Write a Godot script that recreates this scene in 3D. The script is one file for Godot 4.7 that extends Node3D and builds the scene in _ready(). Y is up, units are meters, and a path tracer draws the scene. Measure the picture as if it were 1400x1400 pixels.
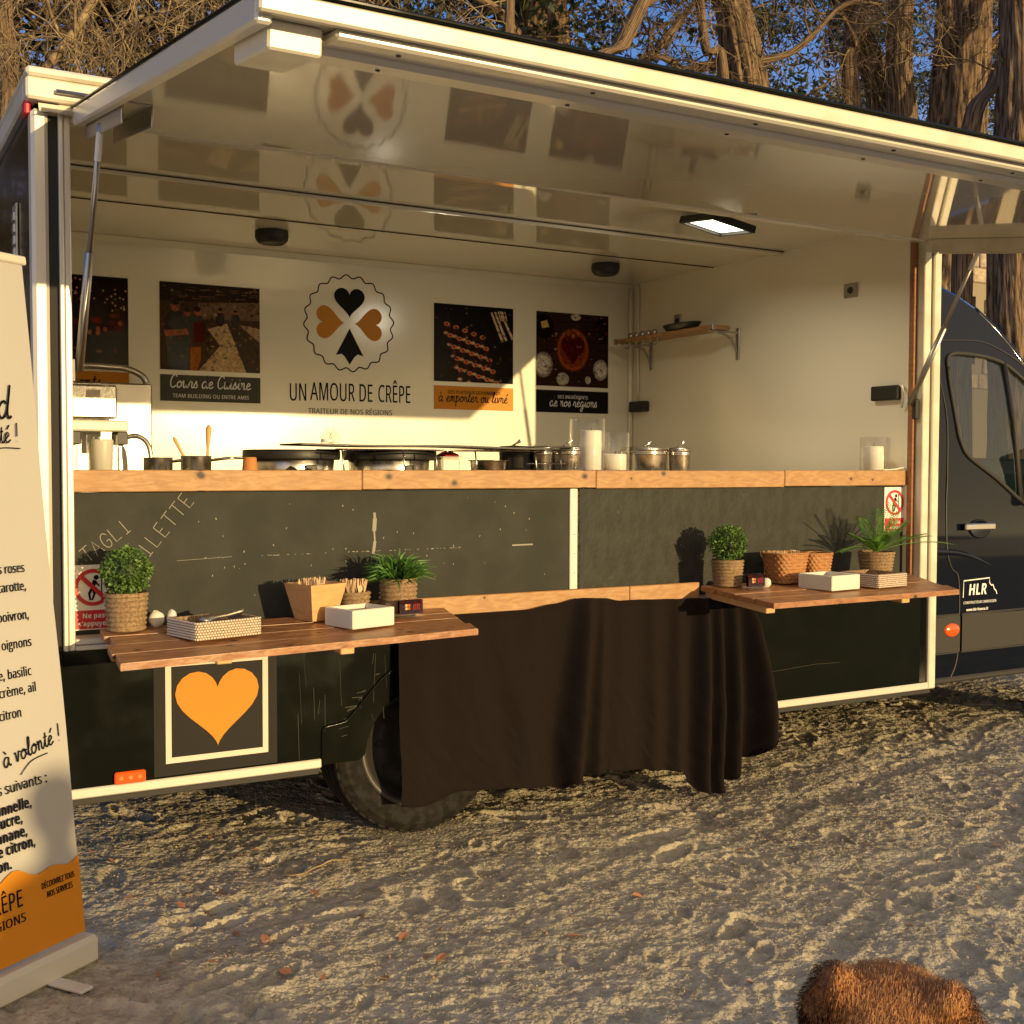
extends Node3D
# Crepe food truck at low evening sun. x runs along the truck, z points out of its serving side, y is up.

var rng := RandomNumberGenerator.new()
var M := {}
var used := {}
const ZB := -2.496      # back wall of the kitchen
const HC := 2.688       # ceiling
const XR := 4.079       # right wall of the kitchen
const SUN := Vector3(-0.2948, -0.1117, -0.949)

# ---------------------------------------------------------------- scene helpers
func numbered(called: String) -> String:
	var n: int = used.get(called, 0)
	used[called] = n + 1
	return called if n == 0 else "%s_%03d" % [called, n]

func thing(called: String, label: String, category: String, at := Vector3.ZERO, group := "") -> Node3D:
	var o := Node3D.new()
	o.name = numbered(called)
	add_child(o)
	o.position = at
	tag(o, label, category, group)
	return o

func tag(o: Node, label: String, category := "", group := "") -> void:
	o.set_meta("label", label)
	if category: o.set_meta("category", category)
	if group: o.set_meta("group", group)

func inst(called: String, mesh: Mesh, m: Material, parent: Node, at := Vector3.ZERO) -> MeshInstance3D:
	var o := MeshInstance3D.new()
	o.mesh = mesh
	o.material_override = m
	if parent == self:
		o.name = numbered(called)
		parent.add_child(o)
	else:
		o.name = called
		parent.add_child(o, true)
	o.position = at
	return o

# a part whose vertices are world coordinates under a thing or part standing elsewhere
func wpart(called: String, s: SurfaceTool, m: Material, parent: Node3D) -> MeshInstance3D:
	var o := inst(called, done(s), m, parent)
	o.global_position = Vector3.ZERO
	return o

func part(called: String, s: SurfaceTool, m: Material, parent: Node3D) -> MeshInstance3D:
	return inst(called, done(s), m, parent)

func structure(o: Node) -> Node:
	o.set_meta("kind", "structure")
	return o

# ---------------------------------------------------------------- shape helpers
func mb(smooth := false) -> SurfaceTool:
	var s := SurfaceTool.new()
	s.begin(Mesh.PRIMITIVE_TRIANGLES)
	s.set_smooth_group(0 if smooth else -1)
	return s

func done(s: SurfaceTool) -> ArrayMesh:
	s.generate_normals()
	return s.commit()

func tri(s: SurfaceTool, a: Vector3, b: Vector3, c: Vector3, ua := Vector2.ZERO, ub := Vector2.ZERO, uc := Vector2.ZERO) -> void:
	s.set_uv(ua); s.add_vertex(a)
	s.set_uv(ub); s.add_vertex(b)
	s.set_uv(uc); s.add_vertex(c)

func quad(s: SurfaceTool, a: Vector3, b: Vector3, c: Vector3, d: Vector3, ua := Vector2(0, 1), ub := Vector2(0, 0), uc := Vector2(1, 0), ud := Vector2(1, 1)) -> void:
	tri(s, a, b, c, ua, ub, uc)
	tri(s, a, c, d, ua, uc, ud)

# convex polygon, wound so that it faces outward; box mapped
func face(s: SurfaceTool, p: Array, out: Vector3, uvo: Vector2, xf: Transform3D) -> void:
	var n: Vector3 = (p[1] - p[0]).cross(p[2] - p[0])
	if n.dot(out) > 0: p.reverse()
	var ao := out.abs()
	var uv := []
	for v: Vector3 in p:
		if ao.z >= ao.x and ao.z >= ao.y: uv.append(Vector2(v.x, v.y) + uvo)
		elif ao.y >= ao.x: uv.append(Vector2(v.x, v.z) + uvo)
		else: uv.append(Vector2(v.z, v.y) + uvo)
	for i in range(1, p.size() - 1):
		tri(s, xf * p[0], xf * p[i], xf * p[i + 1], uv[0], uv[i], uv[i + 1])

func cbox(s: SurfaceTool, c: Vector3, size: Vector3, bev := 0.003, basis := Basis(), uvo := Vector2.ZERO) -> void:
	var h := size * 0.5
	var b: float = minf(bev, minf(h.x, minf(h.y, h.z)) * 0.6)
	var xf := Transform3D(basis, c)
	var P := func(sx: int, sy: int, sz: int, ax: int) -> Vector3:   # corner point lying on the face of axis ax
		var v := Vector3(sx * (h.x - b), sy * (h.y - b), sz * (h.z - b))
		v[ax] = [sx, sy, sz][ax] * h[ax]
		return v
	for ax in 3:
		for sg in [-1, 1]:
			var pts := []
			for q in [[-1, -1], [1, -1], [1, 1], [-1, 1]]:
				var k := [0, 0, 0]
				k[ax] = sg; k[(ax + 1) % 3] = q[0]; k[(ax + 2) % 3] = q[1]
				pts.append(P.call(k[0], k[1], k[2], ax))
			var o := Vector3.ZERO
			o[ax] = sg
			face(s, pts, o, uvo, xf)
	for ax in 3:   # edges along ax
		var a1 := (ax + 1) % 3
		var a2 := (ax + 2) % 3
		for s1 in [-1, 1]:
			for s2 in [-1, 1]:
				var pts := []
				for e in [[-1, a1], [1, a1], [1, a2], [-1, a2]]:
					var k := [0, 0, 0]
					k[ax] = e[0]; k[a1] = s1; k[a2] = s2
					pts.append(P.call(k[0], k[1], k[2], e[1]))
				var o := Vector3.ZERO
				o[a1] = s1; o[a2] = s2 * 0.99
				face(s, pts, o, uvo, xf)
	for sx in [-1, 1]:
		for sy in [-1, 1]:
			for sz in [-1, 1]:
				face(s, [P.call(sx, sy, sz, 0), P.call(sx, sy, sz, 1), P.call(sx, sy, sz, 2)], Vector3(sx, sy, sz), uvo, xf)

# box given by its limits
func lbox(s: SurfaceTool, x0: float, x1: float, y0: float, y1: float, z0: float, z1: float, bev := 0.003, uvo := Vector2.ZERO) -> void:
	cbox(s, Vector3((x0 + x1) / 2, (y0 + y1) / 2, (z0 + z1) / 2), Vector3(absf(x1 - x0), absf(y1 - y0), absf(z1 - z0)), bev, Basis(), uvo)

func tube(s: SurfaceTool, path: Array, rad, n := 8, caps := true) -> void:
	var m := path.size()
	var rings := []
	var t0: Vector3 = (path[1] - path[0]).normalized()
	var u: Vector3 = t0.cross(Vector3.UP if absf(t0.y) < 0.9 else Vector3.RIGHT).normalized()
	var L := 0.0
	var lens := []
	for i in m:
		var t: Vector3 = (path[mini(i + 1, m - 1)] - path[maxi(i - 1, 0)]).normalized()
		u = (u - t * u.dot(t)).normalized()
		var w := t.cross(u)
		var r: float = rad[i] if rad is Array else rad
		if i > 0: L += (path[i] as Vector3).distance_to(path[i - 1])
		lens.append(L)
		var ring := []
		for k in n:
			var a := TAU * k / n
			ring.append(path[i] + (u * cos(a) + w * sin(a)) * r)
		rings.append(ring)
	for i in m - 1:
		for k in n:
			var k2 := (k + 1) % n
			var ua := float(k) / n
			var ub := float(k + 1) / n
			quad(s, rings[i][k], rings[i + 1][k], rings[i + 1][k2], rings[i][k2], Vector2(ua, lens[i]), Vector2(ua, lens[i + 1]), Vector2(ub, lens[i + 1]), Vector2(ub, lens[i]))
	if caps:
		for k in range(1, n - 1):
			tri(s, rings[0][0], rings[0][k], rings[0][k + 1])
			tri(s, rings[m - 1][0], rings[m - 1][k + 1], rings[m - 1][k])

# profile of (radius, height) turned about the y axis of xf
func lathe(s: SurfaceTool, xf: Transform3D, prof: Array, n := 24) -> void:
	for i in prof.size() - 1:
		var a: Vector2 = prof[i]
		var b: Vector2 = prof[i + 1]
		for k in n:
			var t0 := TAU * k / n
			var t1 := TAU * (k + 1) / n
			var p := [Vector3(a.x * cos(t0), a.y, a.x * sin(t0)), Vector3(b.x * cos(t0), b.y, b.x * sin(t0)), Vector3(b.x * cos(t1), b.y, b.x * sin(t1)), Vector3(a.x * cos(t1), a.y, a.x * sin(t1))]
			var uv := [Vector2(float(k) / n, a.y), Vector2(float(k) / n, b.y), Vector2(float(k + 1) / n, b.y), Vector2(float(k + 1) / n, a.y)]
			if b.x > 0.00001: tri(s, xf * p[0], xf * p[2], xf * p[1], uv[0], uv[2], uv[1])
			if a.x > 0.00001: tri(s, xf * p[0], xf * p[3], xf * p[2], uv[0], uv[3], uv[2])

# 2D polygon in the xy plane of xf, thickness along +z
func extr(s: SurfaceTool, poly: PackedVector2Array, depth: float, xf := Transform3D()) -> void:
	var idx := Geometry2D.triangulate_polygon(poly)
	for i in range(0, idx.size(), 3):
		var a := poly[idx[i]]
		var b := poly[idx[i + 1]]
		var c := poly[idx[i + 2]]
		if (b - a).cross(c - a) > 0:
			var t := b; b = c; c = t
		tri(s, xf * Vector3(a.x, a.y, depth), xf * Vector3(b.x, b.y, depth), xf * Vector3(c.x, c.y, depth), a, b, c)
		tri(s, xf * Vector3(a.x, a.y, 0), xf * Vector3(c.x, c.y, 0), xf * Vector3(b.x, b.y, 0), a, c, b)
	var cw := Geometry2D.is_polygon_clockwise(poly)
	for i in poly.size():
		var a := poly[i]
		var b := poly[(i + 1) % poly.size()]
		if cw:
			var t := a; a = b; b = t
		quad(s, xf * Vector3(a.x, a.y, 0), xf * Vector3(a.x, a.y, depth), xf * Vector3(b.x, b.y, depth), xf * Vector3(b.x, b.y, 0), a, a, b, b)

func rect(x0: float, y0: float, x1: float, y1: float) -> PackedVector2Array:
	return PackedVector2Array([Vector2(x0, y0), Vector2(x1, y0), Vector2(x1, y1), Vector2(x0, y1)])

# flat print of picture m, facing +z
func plate(called: String, x0: float, x1: float, y0: float, y1: float, z: float, m: Material, parent: Node3D, th := 0.003) -> MeshInstance3D:
	var s := mb()
	quad(s, Vector3(x0, y0, z + th), Vector3(x0, y1, z + th), Vector3(x1, y1, z + th), Vector3(x1, y0, z + th))
	var c := [Vector2(x0, y0), Vector2(x0, y1), Vector2(x1, y1), Vector2(x1, y0)]
	for i in 4:
		var a: Vector2 = c[i]
		var b: Vector2 = c[(i + 1) % 4]
		quad(s, Vector3(a.x, a.y, z + th), Vector3(a.x, a.y, z), Vector3(b.x, b.y, z), Vector3(b.x, b.y, z + th), Vector2.ZERO, Vector2.ZERO, Vector2.ZERO, Vector2.ZERO)
	return wpart(called, s, m, parent)

func txt(text: String, at: Vector3, cap: float, m: Material, parent: Node3D, opt := {}) -> MeshInstance3D:
	var f := SystemFont.new()
	f.font_names = PackedStringArray([opt.get("font", "Droid Sans")])
	f.font_weight = opt.get("weight", 400)
	f.font_italic = opt.get("italic", false)
	var t := TextMesh.new()
	t.text = text
	t.font = f
	t.font_size = 64
	t.pixel_size = cap / 46.0
	t.depth = 0.0016
	t.curve_step = 2.0
	t.horizontal_alignment = opt.get("align", HORIZONTAL_ALIGNMENT_CENTER)
	var o := inst(opt.get("called", "lettering"), t, m, parent)
	var b: Basis = opt.get("basis", Basis())
	o.global_transform = Transform3D(b.scaled_local(Vector3(opt.get("sx", 1.0), 1, 1)), at)
	return o

func smoothpath(p: Array, n := 6) -> Array:
	var out := []
	for i in p.size() - 1:
		var a = p[maxi(i - 1, 0)]
		var b = p[i]
		var c = p[i + 1]
		var d = p[mini(i + 2, p.size() - 1)]
		for k in n:
			var t := float(k) / n
			out.append(0.5 * ((2.0 * b) + (c - a) * t + (2.0 * a - 5.0 * b + 4.0 * c - d) * t * t + (3.0 * b - a - 3.0 * c + d) * t * t * t))
	out.append(p[p.size() - 1])
	return out

# handwriting: letters as pen strokes on a unit x-height
const PEN := {
	"a": [[[.7, .85], [.4, 1], [.08, .6], [.15, .1], [.4, 0], [.68, .45], [.74, .95], [.7, .3], [.85, 0], [1, .15]], 1.0],
	"à": [[[.7, .85], [.4, 1], [.08, .6], [.15, .1], [.4, 0], [.68, .45], [.74, .95], [.7, .3], [.85, 0], [1, .15]], 1.0, [[.2, 1.7], [.5, 1.3]]],
	"b": [[[0, .15], [.3, 1.2], [.4, 1.9], [.2, 1.7], [.2, .3], [.4, 0], [.7, .4], [.5, .9], [.3, .7]], .85],
	"c": [[[.65, .8], [.4, 1], [.1, .6], [.15, .1], [.4, 0], [.75, .2]], .75],
	"d": [[[.65, .85], [.4, 1], [.08, .6], [.15, .1], [.4, 0], [.68, .5], [.85, 2], [.7, .4], [.85, 0], [1, .15]], 1.0],
	"e": [[[0, .15], [.35, .5], [.6, .75], [.4, 1], [.12, .6], [.2, .08], [.45, 0], [.8, .25]], .8],
	"é": [[[0, .15], [.35, .5], [.6, .75], [.4, 1], [.12, .6], [.2, .08], [.45, 0], [.8, .25]], .8, [[.4, 1.3], [.7, 1.75]]],
	"g": [[[.65, .85], [.4, 1], [.08, .6], [.15, .1], [.4, .05], [.68, .6], [.66, -.4], [.4, -.9], [.15, -.6], [.6, -.1], [.95, .2]], .95],
	"i": [[[0, .15], [.25, 1], [.2, .2], [.35, 0], [.55, .15]], .5, [[.3, 1.4], [.32, 1.5]]],
	"l": [[[0, .15], [.35, 1.2], [.4, 1.95], [.22, 1.8], [.18, .3], [.35, 0], [.55, .15]], .52],
	"m": [[[0, .9], [.1, 1], [.15, 0], [.2, .7], [.4, 1], [.47, .7], [.45, 0], [.5, .7], [.72, 1], [.8, .7], [.8, .2], [.95, 0], [1.1, .15]], 1.1],
	"n": [[[0, .9], [.1, 1], [.15, 0], [.2, .7], [.45, 1], [.55, .7], [.55, .2], [.7, 0], [.85, .15]], .85],
	"o": [[[.45, 1], [.1, .65], [.12, .15], [.4, 0], [.7, .4], [.6, .9], [.4, .95], [.5, .75], [.9, .8]], .88],
	"p": [[[0, .8], [.15, 1.05], [.12, -.9], [.18, .6], [.45, 1], [.7, .6], [.5, .08], [.2, .1]], .8],
	"r": [[[0, .2], [.2, 1.05], [.25, .85], [.5, .85], [.48, .2], [.62, 0], [.8, .15]], .75],
	"s": [[[0, .15], [.35, 1.05], [.4, .7], [.55, .25], [.3, 0], [.1, .15]], .65],
	"t": [[[0, .15], [.25, .9], [.32, 1.6], [.22, .3], [.4, 0], [.6, .15]], .55, [[.05, 1.1], [.5, 1.15]]],
	"u": [[[0, .9], [.1, 1], [.1, .2], [.3, 0], [.55, .4], [.6, 1], [.58, .2], [.72, 0], [.88, .15]], .86],
	"v": [[[0, .85], [.1, 1], [.25, 0], [.45, .5], [.55, 1], [.8, .85]], .75],
	"z": [[[.05, .85], [.5, .95], [.1, .05], [.7, .1]], .75],
	"C": [[[.95, 1.6], [.8, 1.9], [.4, 1.8], [.1, 1.1], [.15, .3], [.5, 0], [.95, .3]], 1.0],
	"!": [[[.3, 1.9], [.22, .5]], .5, [[.18, .05], [.2, .0]]],
}
func pen(text: String, at: Vector3, xh: float, w: float, m: Material, parent: Node3D, b := Basis(), called := "lettering") -> void:
	var s := mb(true)
	var x := 0.0
	for ch in text:
		if not PEN.has(ch):
			x += 0.55
			continue
		var g: Array = PEN[ch]
		for st in g.size():
			if st == 1: continue
			var pts := []
			for q in g[st]: pts.append(Vector2(x + q[0] + q[1] * 0.12, q[1]))
			pts = smoothpath(pts, 4)
			ribbon(s, pts, w / xh, Transform3D(b.scaled_local(Vector3.ONE * xh), at))
		x += g[1] + 0.03
	wpart(called, s, m, parent)

func ribbon(s: SurfaceTool, pts: Array, w: float, xf: Transform3D) -> void:
	for i in pts.size() - 1:
		var a: Vector2 = pts[i]
		var c: Vector2 = pts[i + 1]
		if a.distance_to(c) < 0.0001: continue
		var ta: Vector2 = (pts[i + 1] - pts[maxi(i - 1, 0)]).normalized().orthogonal() * w * 0.5
		var tc: Vector2 = (pts[mini(i + 2, pts.size() - 1)] - pts[i]).normalized().orthogonal() * w * 0.5
		quad(s, xf * v3(a - ta), xf * v3(a + ta), xf * v3(c + tc), xf * v3(c - tc))

func v3(p: Vector2, z := 0.0) -> Vector3:
	return Vector3(p.x, p.y, z)

func rv(a: float, b: float) -> float:
	return rng.randf_range(a, b)

func rdir() -> Vector3:
	return Vector3(rng.randfn(), rng.randfn(), rng.randfn()).normalized()

# ---------------------------------------------------------------- body surface from bones (smooth union, surface nets)
func sdf_mesh(bones: Array, cell: float, k := 0.05) -> ArrayMesh:
	var lo := Vector3.INF
	var hi := -Vector3.INF
	for q in bones:
		for e in [[q[0], q[1]], [q[2], q[3]]]:
			lo = lo.min(e[0] - Vector3.ONE * (e[1] + cell * 2 + k))
			hi = hi.max(e[0] + Vector3.ONE * (e[1] + cell * 2 + k))
	var n := Vector3i(((hi - lo) / cell).ceil()) + Vector3i.ONE
	var f := PackedFloat32Array()
	f.resize(n.x * n.y * n.z)
	f.fill(1.0)
	for q in bones:
		var a: Vector3 = q[0]
		var ra: float = q[1]
		var b: Vector3 = q[2]
		var rb: float = q[3]
		var ab := b - a
		var l2: float = maxf(ab.length_squared(), 1e-6)
		var mx: float = maxf(ra, rb) + k + cell * 2
		var i0 := Vector3i(((a.min(b) - Vector3.ONE * mx - lo) / cell).floor()).clamp(Vector3i.ZERO, n - Vector3i.ONE)
		var i1 := Vector3i(((a.max(b) + Vector3.ONE * mx - lo) / cell).ceil()).clamp(Vector3i.ZERO, n - Vector3i.ONE)
		for z in range(i0.z, i1.z + 1):
			for y in range(i0.y, i1.y + 1):
				for x in range(i0.x, i1.x + 1):
					var p := lo + Vector3(x, y, z) * cell
					var t: float = clampf((p - a).dot(ab) / l2, 0, 1)
					var d: float = p.distance_to(a + ab * t) - lerpf(ra, rb, t)
					var id := (z * n.y + y) * n.x + x
					var o := f[id]
					var h: float = maxf(k - absf(o - d), 0) / k
					f[id] = minf(o, d) - h * h * k * 0.25
	var vid := {}
	var V := PackedVector3Array()
	var N := PackedVector3Array()
	var I := PackedInt32Array()
	var sx := 1
	var sy := n.x
	var sz := n.x * n.y
	for z in n.z - 1:
		for y in n.y - 1:
			for x in n.x - 1:
				var id := z * sz + y * sy + x
				var c := [f[id], f[id + sx], f[id + sy], f[id + sx + sy], f[id + sz], f[id + sx + sz], f[id + sy + sz], f[id + sx + sy + sz]]
				var neg := 0
				for e in c:
					if e < 0: neg += 1
				if neg == 0 or neg == 8: continue
				var sum := Vector3.ZERO
				var cnt := 0
				for e in [[0, 1], [2, 3], [4, 5], [6, 7], [0, 2], [1, 3], [4, 6], [5, 7], [0, 4], [1, 5], [2, 6], [3, 7]]:
					var u: float = c[e[0]]
					var w: float = c[e[1]]
					if (u < 0) != (w < 0):
						var pa := Vector3(e[0] & 1, (e[0] >> 1) & 1, e[0] >> 2)
						var pb := Vector3(e[1] & 1, (e[1] >> 1) & 1, e[1] >> 2)
						sum += pa.lerp(pb, u / (u - w))
						cnt += 1
				vid[id] = V.size()
				V.append(lo + (Vector3(x, y, z) + sum / cnt) * cell)
				N.append(Vector3(c[1] + c[3] + c[5] + c[7] - c[0] - c[2] - c[4] - c[6], c[2] + c[3] + c[6] + c[7] - c[0] - c[1] - c[4] - c[5], c[4] + c[5] + c[6] + c[7] - c[0] - c[1] - c[2] - c[3]).normalized())
	for z in range(1, n.z - 1):
		for y in range(1, n.y - 1):
			for x in range(1, n.x - 1):
				var id := z * sz + y * sy + x
				for e in [[sx, sy, sz], [sy, sz, sx], [sz, sx, sy]]:
					var a := f[id] < 0
					if a == (f[id + e[0]] < 0): continue
					var q := [id, id - e[1], id - e[1] - e[2], id - e[2]]
					if not (vid.has(q[0]) and vid.has(q[1]) and vid.has(q[2]) and vid.has(q[3])): continue
					if a: q.reverse()
					for t in [0, 1, 2, 0, 2, 3]: I.append(vid[q[t]])
	var arr := []
	arr.resize(Mesh.ARRAY_MAX)
	arr[Mesh.ARRAY_VERTEX] = V
	arr[Mesh.ARRAY_NORMAL] = N
	arr[Mesh.ARRAY_INDEX] = I
	var am := ArrayMesh.new()
	am.add_surface_from_arrays(Mesh.PRIMITIVE_TRIANGLES, arr)
	return am

# ---------------------------------------------------------------- materials
func lin(r: float, g: float, b: float) -> Color:
	return Color(r, g, b).linear_to_srgb()

func mat(c: Color, rough := 0.6, metal := 0.0, spec := 0.5) -> StandardMaterial3D:
	var m := StandardMaterial3D.new()
	m.albedo_color = c
	m.roughness = rough
	m.metallic = metal
	m.metallic_specular = spec
	m.cull_mode = BaseMaterial3D.CULL_DISABLED
	return m

func noise_tex(seed_: int, freq: float, cols: Array, offs: Array, size := 512, oct := 5) -> NoiseTexture2D:
	var t := NoiseTexture2D.new()
	var n := FastNoiseLite.new()
	n.seed = seed_
	n.noise_type = FastNoiseLite.TYPE_SIMPLEX_SMOOTH
	n.frequency = freq
	n.fractal_octaves = oct
	t.noise = n
	t.width = size
	t.height = size
	t.seamless = true
	var g := Gradient.new()
	g.offsets = PackedFloat32Array(offs)
	g.colors = PackedColorArray(cols)
	t.color_ramp = g
	return t

func noise_norm(seed_: int, freq: float, strength: float, size := 512, oct := 4) -> NoiseTexture2D:
	var t := noise_tex(seed_, freq, [Color.BLACK, Color.WHITE], [0, 1], size, oct)
	t.color_ramp = null
	t.as_normal_map = true
	t.bump_strength = strength
	return t

func tripl(m: StandardMaterial3D, scale: float) -> StandardMaterial3D:
	m.uv1_triplanar = true
	m.uv1_world_triplanar = true
	m.uv1_scale = Vector3.ONE * scale
	return m

# sawn wood: grain along u, knots
func wood_img(seed_: int, light: Color, dark: Color, nk := 7, w := 512, h := 256) -> Image:
	var im := Image.create(w, h, false, Image.FORMAT_RGB8)
	var n := FastNoiseLite.new()
	n.seed = seed_
	n.frequency = 0.02
	n.fractal_octaves = 3
	var r := RandomNumberGenerator.new()
	r.seed = seed_
	var knots := []
	for i in nk: knots.append([Vector2(r.randf() * w, r.randf() * h), r.randf_range(2.5, 6.0)])
	for y in h:
		for x in w:
			var warp := 0.0
			var kd := 0.0
			for q in knots:
				var d: Vector2 = (Vector2(x, y) - q[0]) / q[1]
				var e: float = exp(-(d.x * d.x * 0.08 + d.y * d.y * 0.16))
				warp += e * 1.2 * signf(d.y + 0.01)
				kd += exp(-(d.x * d.x * 0.6 + d.y * d.y * 1.0))
			var g: float = sin((y * 0.16 + warp * 6.0 + n.get_noise_2d(x * 0.35, y * 1.5) * 9.0)) * 0.5 + 0.5
			var fine: float = n.get_noise_2d(x * 1.2, y * 22.0) * 0.5 + 0.5
			var blotch: float = n.get_noise_2d(x * 0.5 + 900.0, y * 1.4) * 0.5 + 0.5
			var v: float = clampf(g * 0.35 + fine * 0.35 + blotch * 0.5 - 0.1, 0, 1)
			var c := light.lerp(dark, v)
			c = c.lerp(Color(0.13, 0.06, 0.03), clampf(kd, 0, 0.9))
			im.set_pixel(x, y, c)
	return im

func wood(seed_: int, light: Color, dark: Color, rough := 0.55, nk := 7) -> StandardMaterial3D:
	var m := mat(Color.WHITE, rough)
	m.albedo_texture = ImageTexture.create_from_image(wood_img(seed_, light, dark, nk))
	m.uv1_scale = Vector3(1.1, 2.2, 1)
	m.normal_enabled = true
	m.normal_texture = noise_norm(seed_ + 5, 0.03, 3.0, 256)
	m.normal_scale = 0.35
	return m

func mats() -> void:
	# white gelcoat sandwich panel of the kitchen: glossy, slightly wavy
	M.gel = mat(lin(0.84, 0.785, 0.63), 0.2)
	M.gel.normal_enabled = true
	M.gel.normal_texture = noise_norm(3, 0.006, 1.5)
	M.gel.normal_scale = 0.05
	M.gel.roughness_texture = noise_tex(8, 0.01, [Color(.75, .75, .75), Color(1, 1, 1)], [0.2, 0.8], 256)
	tripl(M.gel, 0.5)
	M.ceil = M.gel.duplicate()
	M.ceil.albedo_color = lin(0.80, 0.74, 0.58)
	M.ceil.roughness = 0.07
	M.ceil.clearcoat_enabled = true
	M.ceil.clearcoat = 0.6
	M.ceil.clearcoat_roughness = 0.03
	M.alu = mat(lin(0.66, 0.615, 0.52), 0.3, 0.15)
	M.rimgrey = mat(lin(0.10, 0.095, 0.085), 0.4, 0.5)
	M.alu.normal_enabled = true
	M.alu.normal_texture = noise_norm(4, 0.02, 1.5, 256)
	M.alu.normal_scale = 0.06
	tripl(M.alu, 1.5)
	M.cream = mat(lin(0.70, 0.65, 0.53), 0.32)
	M.cream.albedo_texture = noise_tex(31, 0.008, [Color(.93, .92, .90), Color(1, 1, 1)], [0.25, 0.6])
	tripl(M.cream, 1.0)
	M.steel = mat(lin(0.56, 0.53, 0.48), 0.36, 1.0)
	M.steel.roughness_texture = noise_tex(12, 0.02, [Color(.6, .6, .6), Color(1, 1, 1)], [0.2, 0.8], 256)
	tripl(M.steel, 3.0)
	M.satin = mat(lin(0.42, 0.40, 0.36), 0.38, 1.0)
	M.darkmetal = mat(lin(0.03, 0.028, 0.026), 0.35)
	M.black = mat(lin(0.012, 0.011, 0.010), 0.5)
	M.rubber = mat(lin(0.022, 0.020, 0.018), 0.8)
	M.tyre = mat(lin(0.020, 0.018, 0.016), 0.75, 0.0, 0.3)
	M.tyre.albedo_texture = noise_tex(41, 0.02, [Color(.65, .62, .6), Color(1, 1, 1)], [0.3, 0.7], 256)
	tripl(M.tyre, 4.0)
	# dark lower body skin, glossy and a little dusty
	M.skin = mat(lin(0.006, 0.007, 0.005), 0.22, 0.0, 0.22)
	M.skin.roughness_texture = noise_tex(14, 0.012, [Color(.5, .5, .5), Color(1, 1, 1)], [0.3, 0.75])
	M.skin.normal_enabled = true
	M.skin.normal_texture = noise_norm(15, 0.006, 1.5)
	M.skin.normal_scale = 0.06
	tripl(M.skin, 0.7)
	# chalkboard-dark counter front
	M.board = mat(Color.WHITE, 0.62, 0.0, 0.2)
	M.board.albedo_texture = noise_tex(16, 0.01, [lin(.038, .040, .034), lin(.043, .045, .039), lin(.048, .050, .044)], [0.25, 0.5, 0.8], 512, 6)
	M.board.normal_enabled = true
	M.board.normal_texture = noise_norm(17, 0.05, 2.0)
	M.board.normal_scale = 0.12
	tripl(M.board, 0.8)
	M.emboss = M.board.duplicate()
	M.emboss.roughness = 0.5
	M.emboss.normal_texture = noise_norm(18, 0.035, 6.0, 512, 1)
	M.emboss.normal_scale = 0.16
	M.emboss.uv1_scale = Vector3(2.6, 1.5, 2.6)
	M.panelink = mat(lin(0.022, 0.020, 0.018), 0.5, 0.0, 0.2)
	M.ink = mat(lin(0.008, 0.007, 0.008), 0.5, 0.0, 0.2)
	M.inkgrey = mat(lin(0.075, 0.072, 0.058), 0.5, 0.0, 0.2)
	M.orange = mat(lin(0.58, 0.22, 0.012), 0.45, 0.0, 0.3)
	M.paper = mat(lin(0.8, 0.78, 0.74), 0.5)
	M.vinyl = mat(lin(0.42, 0.405, 0.38), 0.55, 0.0, 0.3)
	M.red = mat(lin(0.55, 0.02, 0.03), 0.4)
	M.lens = mat(lin(0.75, 0.10, 0.01), 0.2)
	M.chalk = mat(lin(0.30, 0.28, 0.23), 0.9)
	M.white = mat(lin(0.70, 0.67, 0.58), 0.4)
	M.wax = mat(lin(0.82, 0.79, 0.70), 0.5)
	M.wax.subsurf_scatter_enabled = true
	M.wax.subsurf_scatter_strength = 0.2
	M.stone = mat(lin(0.66, 0.63, 0.57), 0.7)
	M.terra = mat(lin(0.52, 0.21, 0.06), 0.7)
	M.pine = []
	for i in 3: M.pine.append(wood(21 + i, lin(.48, .285, .125), lin(.30, .14, .048), 0.55, 11))
	M.deck = []
	for i in 3: M.deck.append(wood(61 + i, lin(.44, .21, .09), lin(.21, .085, .032), 0.42))
	M.bamboo = wood(71, lin(.68, .42, .19), lin(.58, .32, .13), 0.5, 0)
	M.cutlery = mat(lin(0.66, 0.46, 0.28), 0.7)
	M.rope = mat(Color.WHITE, 0.85)
	M.rope.albedo_texture = noise_tex(25, 0.05, [lin(.12, .075, .035), lin(.26, .17, .09), lin(.36, .25, .14)], [0.2, 0.5, 0.85], 256)
	tripl(M.rope, 6.0)
	M.wicker = mat(Color.WHITE, 0.7)
	M.wicker.albedo_texture = noise_tex(26, 0.05, [lin(.26, .11, .035), lin(.46, .22, .08)], [0.25, 0.75], 256)
	tripl(M.wicker, 6.0)
	M.whitewick = mat(lin(0.66, 0.58, 0.48), 0.75)
	M.fabric = mat(lin(0.0135, 0.0098, 0.0088), 0.9, 0.0, 0.15)
	M.fabric.rim_enabled = true
	M.fabric.rim = 0.12
	M.fabric.normal_enabled = true
	M.fabric.normal_texture = noise_norm(34, 0.012, 4.0, 512, 5)
	M.fabric.normal_scale = 0.2
	tripl(M.fabric, 1.6)
	M.paint = mat(lin(0.004, 0.0055, 0.010), 0.06, 0.0, 0.28)
	M.paint.clearcoat_enabled = true
	M.paint.clearcoat = 0.25
	M.paint.clearcoat_roughness = 0.04
	M.plastic = mat(lin(0.040, 0.037, 0.034), 0.55, 0.0, 0.3)
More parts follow.
